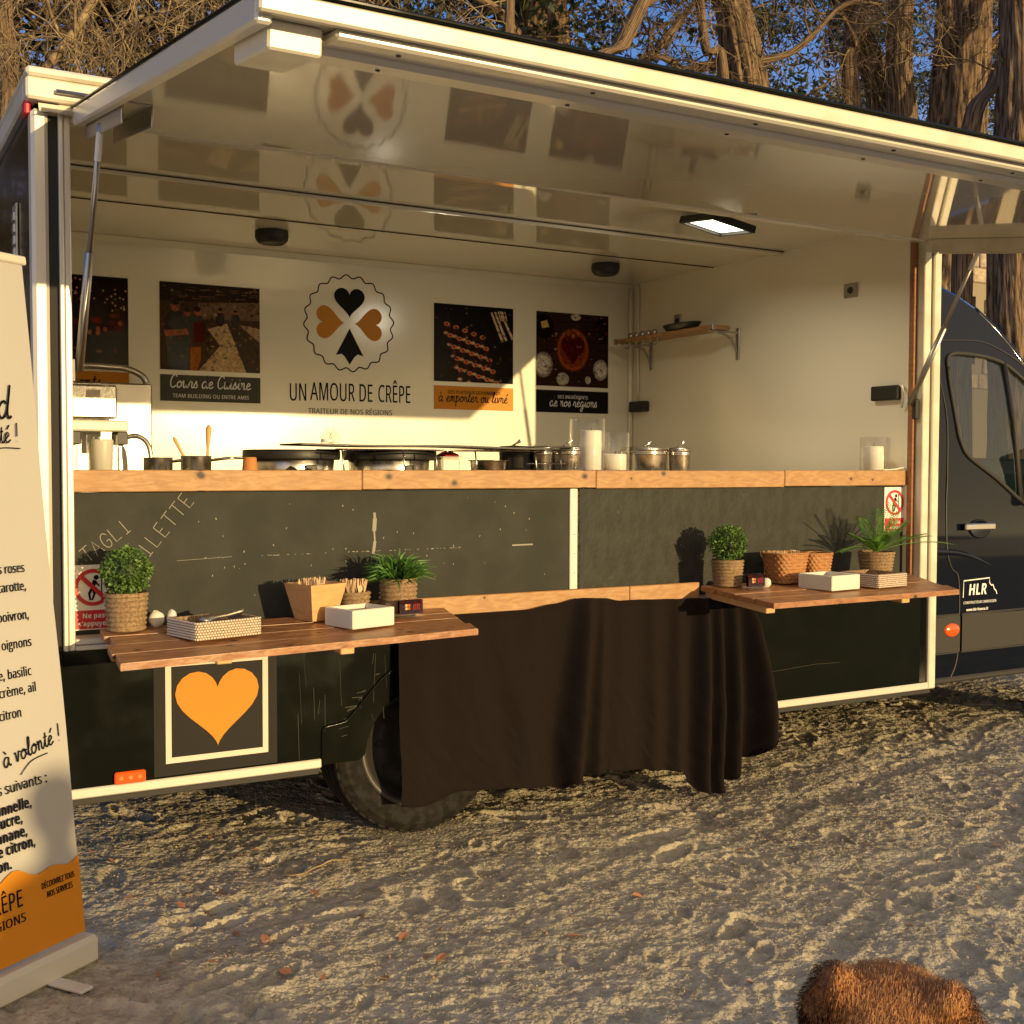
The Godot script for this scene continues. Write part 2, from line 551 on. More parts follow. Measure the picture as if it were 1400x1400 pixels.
	M.glass = mat(Color(0.30, 0.33, 0.32, 0.04), 0.0)
	M.glass.transparency = BaseMaterial3D.TRANSPARENCY_ALPHA
	M.autoglass = mat(Color(0.10, 0.16, 0.18, 0.45), 0.01, 0.0, 0.8)
	M.autoglass.transparency = BaseMaterial3D.TRANSPARENCY_ALPHA
	M.boxleaf = leafmat(lin(.055, .12, .018), lin(.12, .22, .035))
	M.blade = leafmat(lin(.045, .13, .02), lin(.11, .25, .04))
	M.fern = leafmat(lin(.06, .17, .02), lin(.16, .34, .04))
	M.cypress = leafmat(lin(.018, .028, .010), lin(.05, .065, .02))
	M.dryleaf = leafmat(lin(.040, .026, .011), lin(.10, .068, .028))
	M.twig = mat(Color.WHITE, 0.9)
	M.twig.albedo_texture = noise_tex(44, 0.03, [lin(.14, .095, .05), lin(.38, .285, .155)], [0.3, 0.75], 256)
	tripl(M.twig, 1.5)
	M.bark = mat(Color.WHITE, 0.95)
	M.bark.albedo_texture = noise_tex(45, 0.012, [lin(.035, .022, .013), lin(.145, .092, .05), lin(.25, .175, .10)], [0.25, 0.5, 0.8], 512, 6)
	M.bark.normal_enabled = true
	M.bark.normal_texture = noise_norm(46, 0.02, 10.0, 512, 5)
	M.bark.normal_scale = 1.0
	M.bark.uv1_scale = Vector3(2.0, 0.35, 1)
	M.block = []
	for i in 3:
		var b := mat(Color.WHITE, 0.9)
		b.albedo_texture = noise_tex(50 + i, 0.02, [lin(.36 - .04 * i, .29 - .03 * i, .18), lin(.50 - .03 * i, .42 - .03 * i, .28)], [0.2, 0.8], 256)
		M.block.append(tripl(b, 1.3))
	M.mortar = mat(lin(.26, .22, .15), 0.95)
	M.leaf = mat(lin(.40, .17, .08), 0.75)
	M.pebble = mat(Color.WHITE, 0.9)
	M.pebble.vertex_color_use_as_albedo = true
	M.sand = mat(Color.WHITE, 0.95, 0.0, 0.2)
	M.sand.albedo_texture = noise_tex(81, 0.012, [lin(.30, .26, .185), lin(.41, .36, .26), lin(.50, .445, .325)], [0.2, 0.5, 0.85], 1024, 7)
	M.sand.normal_enabled = true
	M.sand.normal_texture = noise_norm(82, 0.06, 8.0, 1024, 5)
	M.sand.normal_scale = 0.8
	tripl(M.sand, 0.9)
	M.sea = mat(lin(.012, .03, .04), 0.2, 0.0, 1.0)
	M.hill = mat(lin(.05, .055, .03), 0.95)
	M.skincol = mat(lin(.5, .3, .2), 0.6)

func leafmat(a: Color, b: Color) -> StandardMaterial3D:
	var m := mat(Color.WHITE, 0.5)
	m.albedo_texture = noise_tex(90 + M.size(), 0.02, [a, b], [0.25, 0.75], 256)
	m.backlight_enabled = true
	m.backlight = b * 0.5
	return tripl(m, 3.0)

# ---------------------------------------------------------------- ready
func _ready() -> void:
	rng.seed = 20240
	# camera, sky, sun
	var cam := Camera3D.new()
	cam.name = "camera"
	add_child(cam)
	cam.position = Vector3(-0.6454, 1.45, 4.1542)
	cam.rotation_degrees = Vector3(-2.1745, -29.6792, 0.1671)
	cam.fov = 46.86
	cam.near = 0.05
	cam.far = 4000.0
	cam.current = true
	var we := WorldEnvironment.new()
	we.name = "environment"
	var env := Environment.new()
	env.background_mode = Environment.BG_SKY
	var sky := Sky.new()
	var sm := ProceduralSkyMaterial.new()
	sm.sky_top_color = Color(0.115, 0.315, 0.52)
	sm.sky_horizon_color = Color(1.12, 0.98, 0.74)
	sm.sky_curve = 0.065
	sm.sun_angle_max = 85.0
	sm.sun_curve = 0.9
	sm.ground_bottom_color = Color(0.12, 0.11, 0.10)
	sm.ground_horizon_color = Color(0.35, 0.36, 0.38)
	sm.sky_energy_multiplier = 1.0
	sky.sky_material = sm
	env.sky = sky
	env.tonemap_mode = Environment.TONE_MAPPER_LINEAR
	env.tonemap_exposure = 2.7
	env.sdfgi_enabled = true
	env.ssao_enabled = true
	env.ssil_enabled = true
	we.environment = env
	add_child(we)
	var sun := DirectionalLight3D.new()
	sun.name = "sun"
	sun.light_energy = 0.6
	sun.light_color = Color(1.0, 0.87, 0.63)
	sun.light_angular_distance = 0.5
	sun.shadow_enabled = true
	add_child(sun)
	sun.look_at_from_position(Vector3.ZERO, SUN, Vector3.UP)

	mats()
	ground()
	far_shore()
	house()
	trees()
	truck()
	cab()
	flap()
	posters()
	counter_things()
	sink_corner()
	shelf_wall()
	tables()
	cloth()
	banner()
	dog()
	people()
	litter()

# ---------------------------------------------------------------- ground
var gn1 := FastNoiseLite.new()
var gn2 := FastNoiseLite.new()
var prints := []
func gh(x: float, z: float) -> float:
	var h := gn1.get_noise_2d(x * 0.7, z * 0.7) * 0.014
	h += gn1.get_noise_2d(x * 2.6 + 40.0, z * 3.4) * 0.008
	h += gn2.get_noise_2d(x * 5.0, z * 7.5) * 0.0055
	h += absf(gn2.get_noise_2d(x * 10.0 + 9.0, z * 15.0)) * 0.0065
	h += gn2.get_noise_2d(x * 24.0, z * 34.0) * 0.0048
	h += gn2.get_noise_2d(x * 60.0, z * 66.0) * 0.0024
	# wheel ruts running along the truck and slanting towards the right
	var r := z - 0.55 + x * 0.10 + gn1.get_noise_2d(x * 0.6, 7.0) * 0.25
	h -= 0.006 * exp(-r * r / 0.012) - 0.004 * exp(-(r - 0.17) * (r - 0.17) / 0.004)
	for q in [[1.15, 3.0, 0.42, 0.0055], [1.42, 3.0, 0.55, 0.004], [0.25, 3.4, 0.30, 0.004]]:
		var r2: float = z - q[0] + (x - q[1]) * q[2] + gn1.get_noise_2d(x * 0.5, q[0] * 9.0) * 0.10
		if absf(r2) < 0.3: h += q[3] * (-exp(-pow(r2 / 0.055, 4.0)) * (0.65 + 0.35 * sin(x * 55.0 + absf(r2) * 90.0)) + 0.7 * exp(-pow((absf(r2) - 0.075) / 0.022, 2.0)))
	return h

func ground() -> void:
	gn1.seed = 5
	gn1.noise_type = FastNoiseLite.TYPE_SIMPLEX_SMOOTH
	gn1.frequency = 1.0
	gn1.fractal_octaves = 2
	gn2.seed = 9
	gn2.noise_type = FastNoiseLite.TYPE_SIMPLEX_SMOOTH
	gn2.frequency = 1.0
	gn2.fractal_octaves = 2
	for i in 620:
		prints.append([Vector2(rv(-0.8, 6.4), rv(-1.0, 2.5)), rv(0, TAU), 0.04 + 0.10 * pow(rng.randf(), 2.5), rv(0.006, 0.018)])
	var xs := []
	var zs := []
	for v in [-900.0, -300.0, -120.0, -60.0, -30.0, -15.0, -8.0, -5.0, -3.5, -2.6, -2.0, -1.6, -1.3]: xs.append(v)
	var v := -1.1
	while v < 6.6:
		xs.append(v)
		v += 0.0098
	for q in [6.65, 6.75, 7.0, 7.4, 8.0, 9.0, 10.5, 13.0, 16.0, 22.0, 30.0, 60.0, 140.0, 320.0, 900.0]: xs.append(q)
	for q in [-900.0, -300.0, -120.0, -60.0, -30.0, -16.0, -10.0, -7.0, -5.0, -4.0, -3.2, -2.6, -2.1, -1.7, -1.5]: zs.append(q)
	v = -1.35
	while v < 2.45:
		zs.append(v)
		v += 0.0098
	for q in [2.5, 2.6, 2.75, 3.0, 3.4, 4.0, 5.0, 6.5, 9.0, 11.0, 13.0, 15.0, 17.0, 20.0]: zs.append(q)
	var nx := xs.size()
	var nz := zs.size()
	var V := PackedVector3Array()
	var N := PackedVector3Array()
	var U := PackedVector2Array()
	V.resize(nx * nz)
	N.resize(nx * nz)
	U.resize(nx * nz)
	for j in nz:
		var z: float = zs[j]
		for i in nx:
			var x: float = xs[i]
			var h := 0.0
			if absf(x) < 40 and absf(z) < 40:
				h = gh(x, z)
			if z > 13.0: h -= (z - 13.0) * 0.14
			# the ground is level where the wheels stand
			V[j * nx + i] = Vector3(x, h, z)
			U[j * nx + i] = Vector2(x, z)
	# footprints: pressed heel and sole with a raised rim
	for q in prints:
		var c: Vector2 = q[0]
		var i0: int = clampi(xs.bsearch(c.x - 0.25), 0, nx - 1)
		var i1: int = clampi(xs.bsearch(c.x + 0.25), 0, nx - 1)
		var j0: int = clampi(zs.bsearch(c.y - 0.25), 0, nz - 1)
		var j1: int = clampi(zs.bsearch(c.y + 0.25), 0, nz - 1)
		var cs := cos(q[1])
		var sn := sin(q[1])
		for j in range(j0, j1):
			for i in range(i0, i1):
				var d := Vector2(xs[i], zs[j]) - c
				var a: float = (d.x * cs + d.y * sn) / q[2]
				var b: float = (-d.x * sn + d.y * cs) / (q[2] * (0.40 + 0.08 * a))
				var e := sqrt(a * a + b * b)
				V[j * nx + i].y += q[3] * (-1.0 / (1.0 + exp((e - 0.85) * 14.0)) + 0.55 * exp(-(e - 1.15) * (e - 1.15) / 0.03))
	for wp in [Vector2(1.335, -0.13), Vector2(1.40, -2.3)]:   # settle the ground under the tyres
		var i0: int = xs.bsearch(wp.x - 0.35)
		var i1: int = xs.bsearch(wp.x + 0.35)
		for j in nz:
			for i in range(i0, i1):
				var p := V[j * nx + i]
				var e: float = Vector2((p.x - wp.x) / 0.20, (p.z - wp.y) / 0.20).length()
				V[j * nx + i].y = lerpf(-0.002, p.y, smoothstep(0.6, 1.4, e))
	for j in nz:
		for i in nx:
			var a := V[j * nx + maxi(i - 1, 0)]
			var b := V[j * nx + mini(i + 1, nx - 1)]
			var c := V[maxi(j - 1, 0) * nx + i]
			var d := V[mini(j + 1, nz - 1) * nx + i]
			N[j * nx + i] = (d - c).cross(b - a).normalized()
	var I := PackedInt32Array()
	I.resize((nx - 1) * (nz - 1) * 6)
	var k := 0
	for j in nz - 1:
		for i in nx - 1:
			var a := j * nx + i
			for q in [a, a + 1, a + nx + 1, a, a + nx + 1, a + nx]:
				I[k] = q
				k += 1
	var arr := []
	arr.resize(Mesh.ARRAY_MAX)
	arr[Mesh.ARRAY_VERTEX] = V
	arr[Mesh.ARRAY_NORMAL] = N
	arr[Mesh.ARRAY_TEX_UV] = U
	arr[Mesh.ARRAY_INDEX] = I
	var am := ArrayMesh.new()
	am.add_surface_from_arrays(Mesh.PRIMITIVE_TRIANGLES, arr)
	structure(inst("ground", am, M.sand, self))

# the bay behind the photographer: the low sun glitters off it into the truck, hills stand beyond
func far_shore() -> void:
	var s := mb()
	quad(s, Vector3(-900, -0.35, 14.6), Vector3(-900, -0.35, 1400), Vector3(1500, -0.35, 1400), Vector3(1500, -0.35, 14.6))
	structure(part("sea", s, M.sea, self))
	var n := FastNoiseLite.new()
	n.seed = 77
	n.frequency = 0.004
	s = mb(true)
	var prev := []
	for i in 81:
		var x := -900.0 + i * 30.0
		var h: float = 22.0 + n.get_noise_1d(x) * 22.0
		var col := [Vector3(x, -2, 1180), Vector3(x, h * 0.6, 1230), Vector3(x, h, 1300), Vector3(x, h * 0.7, 1380), Vector3(x, -2, 1450)]
		if prev:
			for k in 4: quad(s, prev[k], prev[k + 1], col[k + 1], col[k])
		prev = col
	structure(part("hills", s, M.hill, self))

# ---------------------------------------------------------------- stone house behind the cab
func house() -> void:
	var t := thing("stone_house", "pale stone block house wall with a dark window behind the van cab", "house", Vector3(20, 0, -12))
	var s := mb()
	var win := Rect2(18.30, 3.55, 1.02, 1.36)
	lbox(s, 15.5, win.position.x, 0, 7.2, -12.5, -12.03)
	lbox(s, win.end.x, 24.0, 0, 7.2, -12.5, -12.03)
	lbox(s, win.position.x, win.end.x, 0, win.position.y, -12.5, -12.03)
	lbox(s, win.position.x, win.end.x, win.end.y, 7.2, -12.5, -12.03)
	lbox(s, 15.5, 24.0, 0, 7.2, -19.0, -12.55)
	var wall := wpart("wall", s, M.mortar, t)
	# coursed blocks
	var meshes := []
	for k in 4:
		var b := mb()
		cbox(b, Vector3.ZERO, Vector3(0.40 + 0.12 * k - 0.02, 0.285, 0.09), 0.02)
		meshes.append(done(b))
	for row in 22:
		var x := 17.3 - (row % 2) * 0.21
		var y := 0.15 + row * 0.305
		if y > 7.0 or y < 3.0: continue
		while x < 21.0:
			var k := rng.randi() % 4
			var w := 0.40 + 0.12 * k
			var cx := x + w / 2
			x += w
			var over: bool = absf(y - win.get_center().y) < win.size.y / 2 + 0.12 and cx + w / 2 > win.position.x - 0.01 and cx - w / 2 < win.end.x + 0.01
			if over: continue
			inst("block", meshes[k], M.block[rng.randi() % 3], t, Vector3(cx - 20, y, -0.03 + rv(-0.012, 0.012)))
	s = mb()
	lbox(s, win.position.x, win.end.x, win.position.y, win.end.y, -12.3, -12.25)
	var f := wpart("window", s, M.black, t)
	s = mb()
	lbox(s, win.position.x, win.position.x + 0.07, win.position.y, win.end.y, -12.25, -12.2)
	lbox(s, win.end.x - 0.07, win.end.x, win.position.y, win.end.y, -12.25, -12.2)
	lbox(s, win.get_center().x - 0.03, win.get_center().x + 0.03, win.position.y, win.end.y, -12.25, -12.2)
	wpart("frame", s, M.plastic, f)
	s = mb()
	for q in [[15.2, 24.3, 7.2, -11.7], [15.2, 24.3, 9.4, -15.7]]: pass
	quad(s, Vector3(15.2, 7.1, -11.6), Vector3(15.2, 9.6, -15.7), Vector3(24.3, 9.6, -15.7), Vector3(24.3, 7.1, -11.6))
	quad(s, Vector3(15.2, 9.6, -15.7), Vector3(15.2, 7.1, -19.6), Vector3(24.3, 7.1, -19.6), Vector3(24.3, 9.6, -15.7))
	wpart("roof", s, M.plastic, t)

# ---------------------------------------------------------------- trees
func leaf_cloud(V: PackedVector3Array, N: PackedVector3Array, c: Vector3, rad: Vector3, n: int, l: float, w: float) -> void:
	for i in n:
		var d := rdir()
		var p := c + d * rad * pow(rng.randf(), 0.45)
		var ax := (rdir() + d * 0.8 + Vector3(0, -0.2, 0)).normalized()
		var sd := ax.cross(rdir()).normalized() * w * rv(0.6, 1.3)
		var tip := p + ax * l * rv(0.5, 1.4)
		var nn := ax.cross(sd).normalized()
		var mid := p.lerp(tip, 0.45) + nn * w * 0.4
		for q in [p, mid + sd, mid - sd, tip, mid - sd, mid + sd]:
			V.append(q)
			N.append(nn)

func cloud_mesh(V: PackedVector3Array, N: PackedVector3Array) -> ArrayMesh:
	var arr := []
	arr.resize(Mesh.ARRAY_MAX)
	arr[Mesh.ARRAY_VERTEX] = V
	arr[Mesh.ARRAY_NORMAL] = N
	var am := ArrayMesh.new()
	am.add_surface_from_arrays(Mesh.PRIMITIVE_TRIANGLES, arr)
	return am

# fluted, bark-ridged trunk along a path
func trunk_mesh(s: SurfaceTool, path: Array, r0: float, r1: float, n: int, ph: float) -> void:
	var P := smoothpath(path, 10)
	var m := P.size()
	var rings := []
	var nz := FastNoiseLite.new()
	nz.seed = int(ph * 100.0)
	nz.frequency = 0.9
	nz.fractal_octaves = 3
	for i in m:
		var f := float(i) / (m - 1)
		var r := lerpf(r0, r1, f)
		if f < 0.12: r *= 1.0 + (0.12 - f) * 4.0
		var ring := []
		for k in n:
			var a := TAU * k / n
			var flute: float = 1.0 + 0.06 * sin(a * 4.0 + ph + f * 1.6) + 0.03 * sin(a * 11.0 + f * 3.0 + ph * 2.0) + 0.16 * nz.get_noise_3d(cos(a) * 2.0, f * 7.0, sin(a) * 2.0)
			flute += 0.022 * signf(sin(a * 17.0 + nz.get_noise_2d(a * 2.0, f * 16.0) * 5.0)) + 0.09 * nz.get_noise_3d(cos(a) * 16.0, f * 26.0, sin(a) * 16.0)
			ring.append(P[i] + Vector3(cos(a), 0, sin(a)) * r * flute)
		rings.append(ring)
	for i in m - 1:
		for k in n:
			var k2 := (k + 1) % n
			quad(s, rings[i][k], rings[i + 1][k], rings[i + 1][k2], rings[i][k2], Vector2(float(k) / n * 3.0, P[i].y), Vector2(float(k) / n * 3.0, P[i + 1].y), Vector2(float(k + 1) / n * 3.0, P[i + 1].y), Vector2(float(k + 1) / n * 3.0, P[i].y))

func twig(s: SurfaceTool, p: Vector3, d: Vector3, l: float, r: float, depth: int, droop: float) -> void:
	var path := [p]
	var rad := [r]
	var q := p
	var dir := d
	var n := 5
	for i in n:
		dir = (dir + rdir() * 0.35 + Vector3(0, -droop, 0)).normalized()
		q += dir * l / n
		path.append(q)
		rad.append(r * (1.0 - 0.8 * (i + 1) / n))
		if depth > 0 and i > 0:
			for k in (2 if depth > 1 else 1):
				twig(s, q, (dir + rdir() * 1.1).normalized(), l * rv(0.35, 0.6), r * 0.5, depth - 1, droop)
	tube(s, path, rad, 4 if r < 0.02 else 6, false)

func tree(label: String, path: Array, r0: float, r1: float, crown: Array, limbs: Array, twigs: int, group := "cypress trees behind the truck") -> void:
	var base := Vector3(path[0].x, 0, path[0].z)
	var full: Array = [base - Vector3(0, 0.2, 0)] + (path if path[0].y > 1.0 else path.slice(1))
	var t := thing("cypress_tree", label, "tree", base, group)
	var s := mb(true)
	trunk_mesh(s, full, r0 * 1.15, r1, 72 if r0 > 0.12 else 26, r0 * 31.0 + base.x)
	wpart("trunk", s, M.bark, t)
	for l in limbs:
		s = mb(true)
		var P := smoothpath(l.slice(1), 6)
		var rad := []
		for i in P.size(): rad.append(l[0] * (1.0 - 0.75 * i / P.size()) * rv(0.9, 1.1))
		tube(s, P, rad, 9)
		for i in range(2, P.size(), 2): twig(s, P[i], (rdir() + Vector3(0, 0.2, 0.3)).normalized(), rv(0.5, 1.1), l[0] * 0.22, 2, 0.02)
		wpart("limb", s, M.bark, t)
	if twigs > 0:
		s = mb(true)
		for i in twigs:
			var a: Vector3 = path[rng.randi_range(1, path.size() - 1)]
			var b: Vector3 = path[rng.randi_range(1, path.size() - 1)]
			var p := a.lerp(b, rng.randf())
			var d := rdir()
			d.z = absf(d.z) * 0.7
			twig(s, p, d.normalized(), rv(0.5, 1.4), rv(0.008, 0.018), 2, 0.05)
		wpart("dead_twigs", s, M.twig, t)
	if crown:
		var V := PackedVector3Array()
		var N := PackedVector3Array()
		for c in crown:
			for k in c[2]:
				leaf_cloud(V, N, c[0] + rdir() * c[1] * rng.randf(), Vector3(1, 0.5, 1) * rv(0.20, 0.42), 150, 0.085, 0.008)
		inst("crown", cloud_mesh(V, N), M.cypress, t).global_position = Vector3.ZERO

func trees() -> void:
	tree("thin straight cypress stem rising above the middle of the awning", [Vector3(5.59, 4.88, -7.0), Vector3(5.65, 5.97, -7), Vector3(5.67, 6.44, -7), Vector3(5.69, 7.59, -7), Vector3(5.8, 9.5, -7)], .07, .03,
		[[Vector3(4.8, 7.0, -7.6), 1.3, 16], [Vector3(3.4, 6.6, -8), 1.3, 18]], [], 10)
	tree("thick dark cypress trunk right of the thin straight stem", [Vector3(7.59, 5.15, -9.5), Vector3(7.56, 7.07, -9.5), Vector3(7.58, 7.65, -9.5), Vector3(7.64, 9.57, -9.5), Vector3(7.7, 12, -9.5)], .42, .25,
		[[Vector3(6.3, 8.2, -9.4), 1.3, 24], [Vector3(5.2, 7.4, -10), 1.5, 30], [Vector3(4.2, 6.6, -10), 1.0, 14], [Vector3(7.4, 9.0, -8.6), 1.2, 16]],
		[[.12, Vector3(7.6, 6.0, -9.4), Vector3(8.3, 6.3, -9.0), Vector3(9.0, 7.1, -8.8), Vector3(9.6, 7.9, -8.6)], [.10, Vector3(7.5, 6.5, -9.3), Vector3(6.6, 7.1, -8.9), Vector3(5.7, 7.2, -8.7)]], 16)
	tree("cypress trunk leaning right against open blue sky", [Vector3(6.63, 5.30, -7), Vector3(7.12, 6.23, -7), Vector3(7.42, 6.78, -7), Vector3(7.98, 7.81, -7), Vector3(8.5, 9.0, -7)], .115, .07,
		[[Vector3(8.6, 7.9, -7.6), .8, 9]], [[.035, Vector3(7.3, 6.6, -7), Vector3(7.8, 6.95, -6.9), Vector3(8.3, 7.0, -6.8), Vector3(8.8, 7.3, -6.7)]], 6)
	tree("slender crooked cypress stem just left of the thick lit trunk", [Vector3(8.61, 5.81, -7), Vector3(8.34, 6.36, -7), Vector3(8.23, 6.94, -7), Vector3(8.13, 7.59, -7), Vector3(8.0, 8.6, -7)], .06, .035, [], [], 5)
	tree("thick sunlit cypress trunk with peeling bark above the lamp", [Vector3(9.48, 5.25, -7.5), Vector3(9.27, 6.77, -7.5), Vector3(9.12, 7.28, -7.5), Vector3(8.99, 8.59, -7.5), Vector3(8.9, 10.5, -7.5)], .24, .16,
		[[Vector3(10.2, 7.9, -8.2), 1.0, 14], [Vector3(10.0, 6.6, -8.6), 1.0, 18], [Vector3(9.0, 8.4, -8.0), 0.8, 10]],
		[[.07, Vector3(9.2, 6.6, -7.6), Vector3(8.8, 6.5, -8.0), Vector3(8.55, 6.59, -8), Vector3(8.2, 6.57, -8), Vector3(7.8, 6.3, -8.0)], [.06, Vector3(9.3, 6.5, -7.4), Vector3(9.9, 6.7, -7.2), Vector3(10.5, 7.3, -7.0), Vector3(11.0, 7.4, -6.9)]], 22)
	tree("narrow cypress stem, leftmost of the three close together", [Vector3(11.23, 5.47, -7.5), Vector3(11.17, 7.01, -7.5), Vector3(11.46, 7.73, -7.5), Vector3(11.86, 8.5, -7.5), Vector3(12.3, 9.6, -7.5)], .12, .07,
		[[Vector3(10.9, 6.3, -8.6), .9, 14]], [[.03, Vector3(11.2, 7.0, -7.4), Vector3(10.7, 7.3, -7.2), Vector3(10.2, 7.2, -7.1), Vector3(9.8, 7.5, -7.0)]], 14)
	tree("bent cypress trunk, middle of the three close together", [Vector3(12.2, 5.55, -7.8), Vector3(11.88, 7.02, -7.8), Vector3(11.54, 7.55, -7.8), Vector3(10.88, 8.2, -7.8), Vector3(10.2, 9.0, -7.8)], .19, .10,
		[[Vector3(11.6, 8.4, -8.8), 1.1, 14]], [], 10)
	tree("upright cypress trunk, rightmost of the three close together", [Vector3(11.97, 5.42, -7.3), Vector3(11.86, 6.97, -7.3), Vector3(11.89, 7.75, -7.3), Vector3(11.91, 9.21, -7.3), Vector3(11.9, 11, -7.3)], .165, .12,
		[[Vector3(12.6, 8.3, -8.6), 1.1, 14]], [], 6)
	tree("massive dark cypress trunk behind the van cab's white post", [Vector3(12.18, 3.2, -7), Vector3(12.30, 4.2, -7), Vector3(12.62, 5.84, -7), Vector3(12.73, 7.22, -7), Vector3(12.79, 9.29, -7), Vector3(12.9, 11.5, -7)], .38, .30,
		[[Vector3(14.2, 7.4, -9.0), 1.3, 22], [Vector3(15.4, 6.4, -9.5), 1.4, 26], [Vector3(13.6, 8.8, -8.0), 1.2, 16]], [[.08, Vector3(12.9, 6.9, -6.9), Vector3(13.4, 7.5, -6.8), Vector3(13.9, 8.2, -6.6)]], 10)
	tree("reddish leaning cypress branch stem at the picture's top right", [Vector3(11.65, 5.2, -6), Vector3(12.19, 6.37, -6), Vector3(12.54, 7.07, -6), Vector3(13.04, 8.1, -6), Vector3(13.5, 9.0, -6)], .11, .08,
		[], [[.03, Vector3(12.3, 6.6, -6), Vector3(12.2, 7.0, -5.8), Vector3(12.6, 7.4, -5.7)]], 10)
	tree("very dark cypress trunk beyond the van cab at the right edge", [Vector3(12.04, 1.64, -5.5), Vector3(11.92, 4.24, -5.5), Vector3(12.01, 5.84, -5.5), Vector3(11.96, 7.16, -5.5), Vector3(12.0, 8.48, -5.5), Vector3(12.1, 10.5, -5.5)], .30, .16,
		[[Vector3(12.9, 8.2, -6.5), 1.0, 8]], [], 8)
	# the tangle of bare twigs at the left, one tree
	var t := thing("bare_tree", "bare tree with a tangle of pale dry twigs left above the truck roof", "tree", Vector3(0.55, 0, -6))
	var s := mb(true)
	trunk_mesh(s, [Vector3(0.5, -0.2, -6), Vector3(0.53, 3.2, -6), Vector3(0.58, 4.43, -6), Vector3(0.54, 5.1, -6), Vector3(0.45, 6.4, -6)], .10, .05, 16, 3.0)
	wpart("trunk", s, M.bark, t)
	for q in [[Vector3(0.55, 4.2, -6), Vector3(1.1, 5.0, -5.8), Vector3(1.5, 5.9, -5.7)], [Vector3(0.56, 3.8, -6), Vector3(1.5, 4.6, -6.2), Vector3(2.4, 5.4, -6.3), Vector3(3.0, 6.3, -6.4)], [Vector3(0.55, 4.6, -6), Vector3(0.2, 5.3, -5.8), Vector3(-0.3, 6.0, -5.6)]]:
		s = mb(true)
		tube(s, smoothpath(q, 6), 0.035, 7)
		wpart("limb", s, M.twig, t)
	s = mb(true)
	for i in 90:
		var p := Vector3(rv(0.1, 3.4), rv(4.7, 6.4), rv(-6.6, -5.2))
		var d := Vector3(rv(-0.7, 0.7), rv(-1.0, 0.1), rv(-0.3, 0.5)).normalized()
		twig(s, p, d, rv(0.7, 1.6), rv(0.007, 0.017), 2, 0.10)
	wpart("twigs", s, M.twig, t)
	s = mb(true)
	for i in 40:
		var p := Vector3(rv(-0.5, 4.0), rv(4.4, 7.0), rv(-7.4, -6.4))
		twig(s, p, (rdir() + Vector3(0, -0.4, 0)).normalized(), rv(0.7, 1.8), rv(0.008, 0.02), 2, 0.08)
	wpart("twigs", s, M.twig, t)
	# dense wood behind, one dark mass
	var V2 := PackedVector3Array()
	var N2 := PackedVector3Array()
	var V := PackedVector3Array()
	var N := PackedVector3Array()
	for i in 700:
		var c := Vector3(rv(-9.0, 8.0), rv(0.5, 10.0), rv(-12.5, -9.0))
		leaf_cloud(V, N, c, Vector3(1, .7, 1) * rv(0.4, 0.8), 120, 0.20, 0.038)
	for i in 520:
		var c := Vector3(rv(-4.5, 5.5), rv(1.5, 8.0), rv(-10.5, -8.0))
		leaf_cloud(V2, N2, c, Vector3(1, .8, 1) * rv(0.35, 0.7), 120, 0.17, 0.030)
	for i in 700:
		var c := Vector3(rv(8.5, 26.0), rv(2.0, 14.0), rv(-15.5, -9.5))
		if c.x > 15.0 and c.x < 23.0 and c.y < 8.0 and c.z > -13.5: continue
		if Vector2(c.x / (c.z - 4.15) + .735, (c.y - 1.45) / (c.z - 4.15) + .405).length() < .055: continue
		if i % 2: leaf_cloud(V, N, c, Vector3(1, .7, 1) * rv(0.35, 0.75), 120, 0.18, 0.032)
		else: leaf_cloud(V2, N2, c, Vector3(1, .7, 1) * rv(0.35, 0.7), 120, 0.16, 0.026)
	var w := inst("wood", cloud_mesh(V, N), M.cypress, self)
	w.set_meta("kind", "stuff")
	tag(w, "dark evergreen foliage filling the gaps between the cypress trunks", "foliage")
	w = inst("dry_foliage", cloud_mesh(V2, N2), M.dryleaf, self)
	w.set_meta("kind", "stuff")
	tag(w, "brown dry foliage hanging among the dark evergreen behind the truck", "foliage")

# ---------------------------------------------------------------- the truck
var T: Node3D

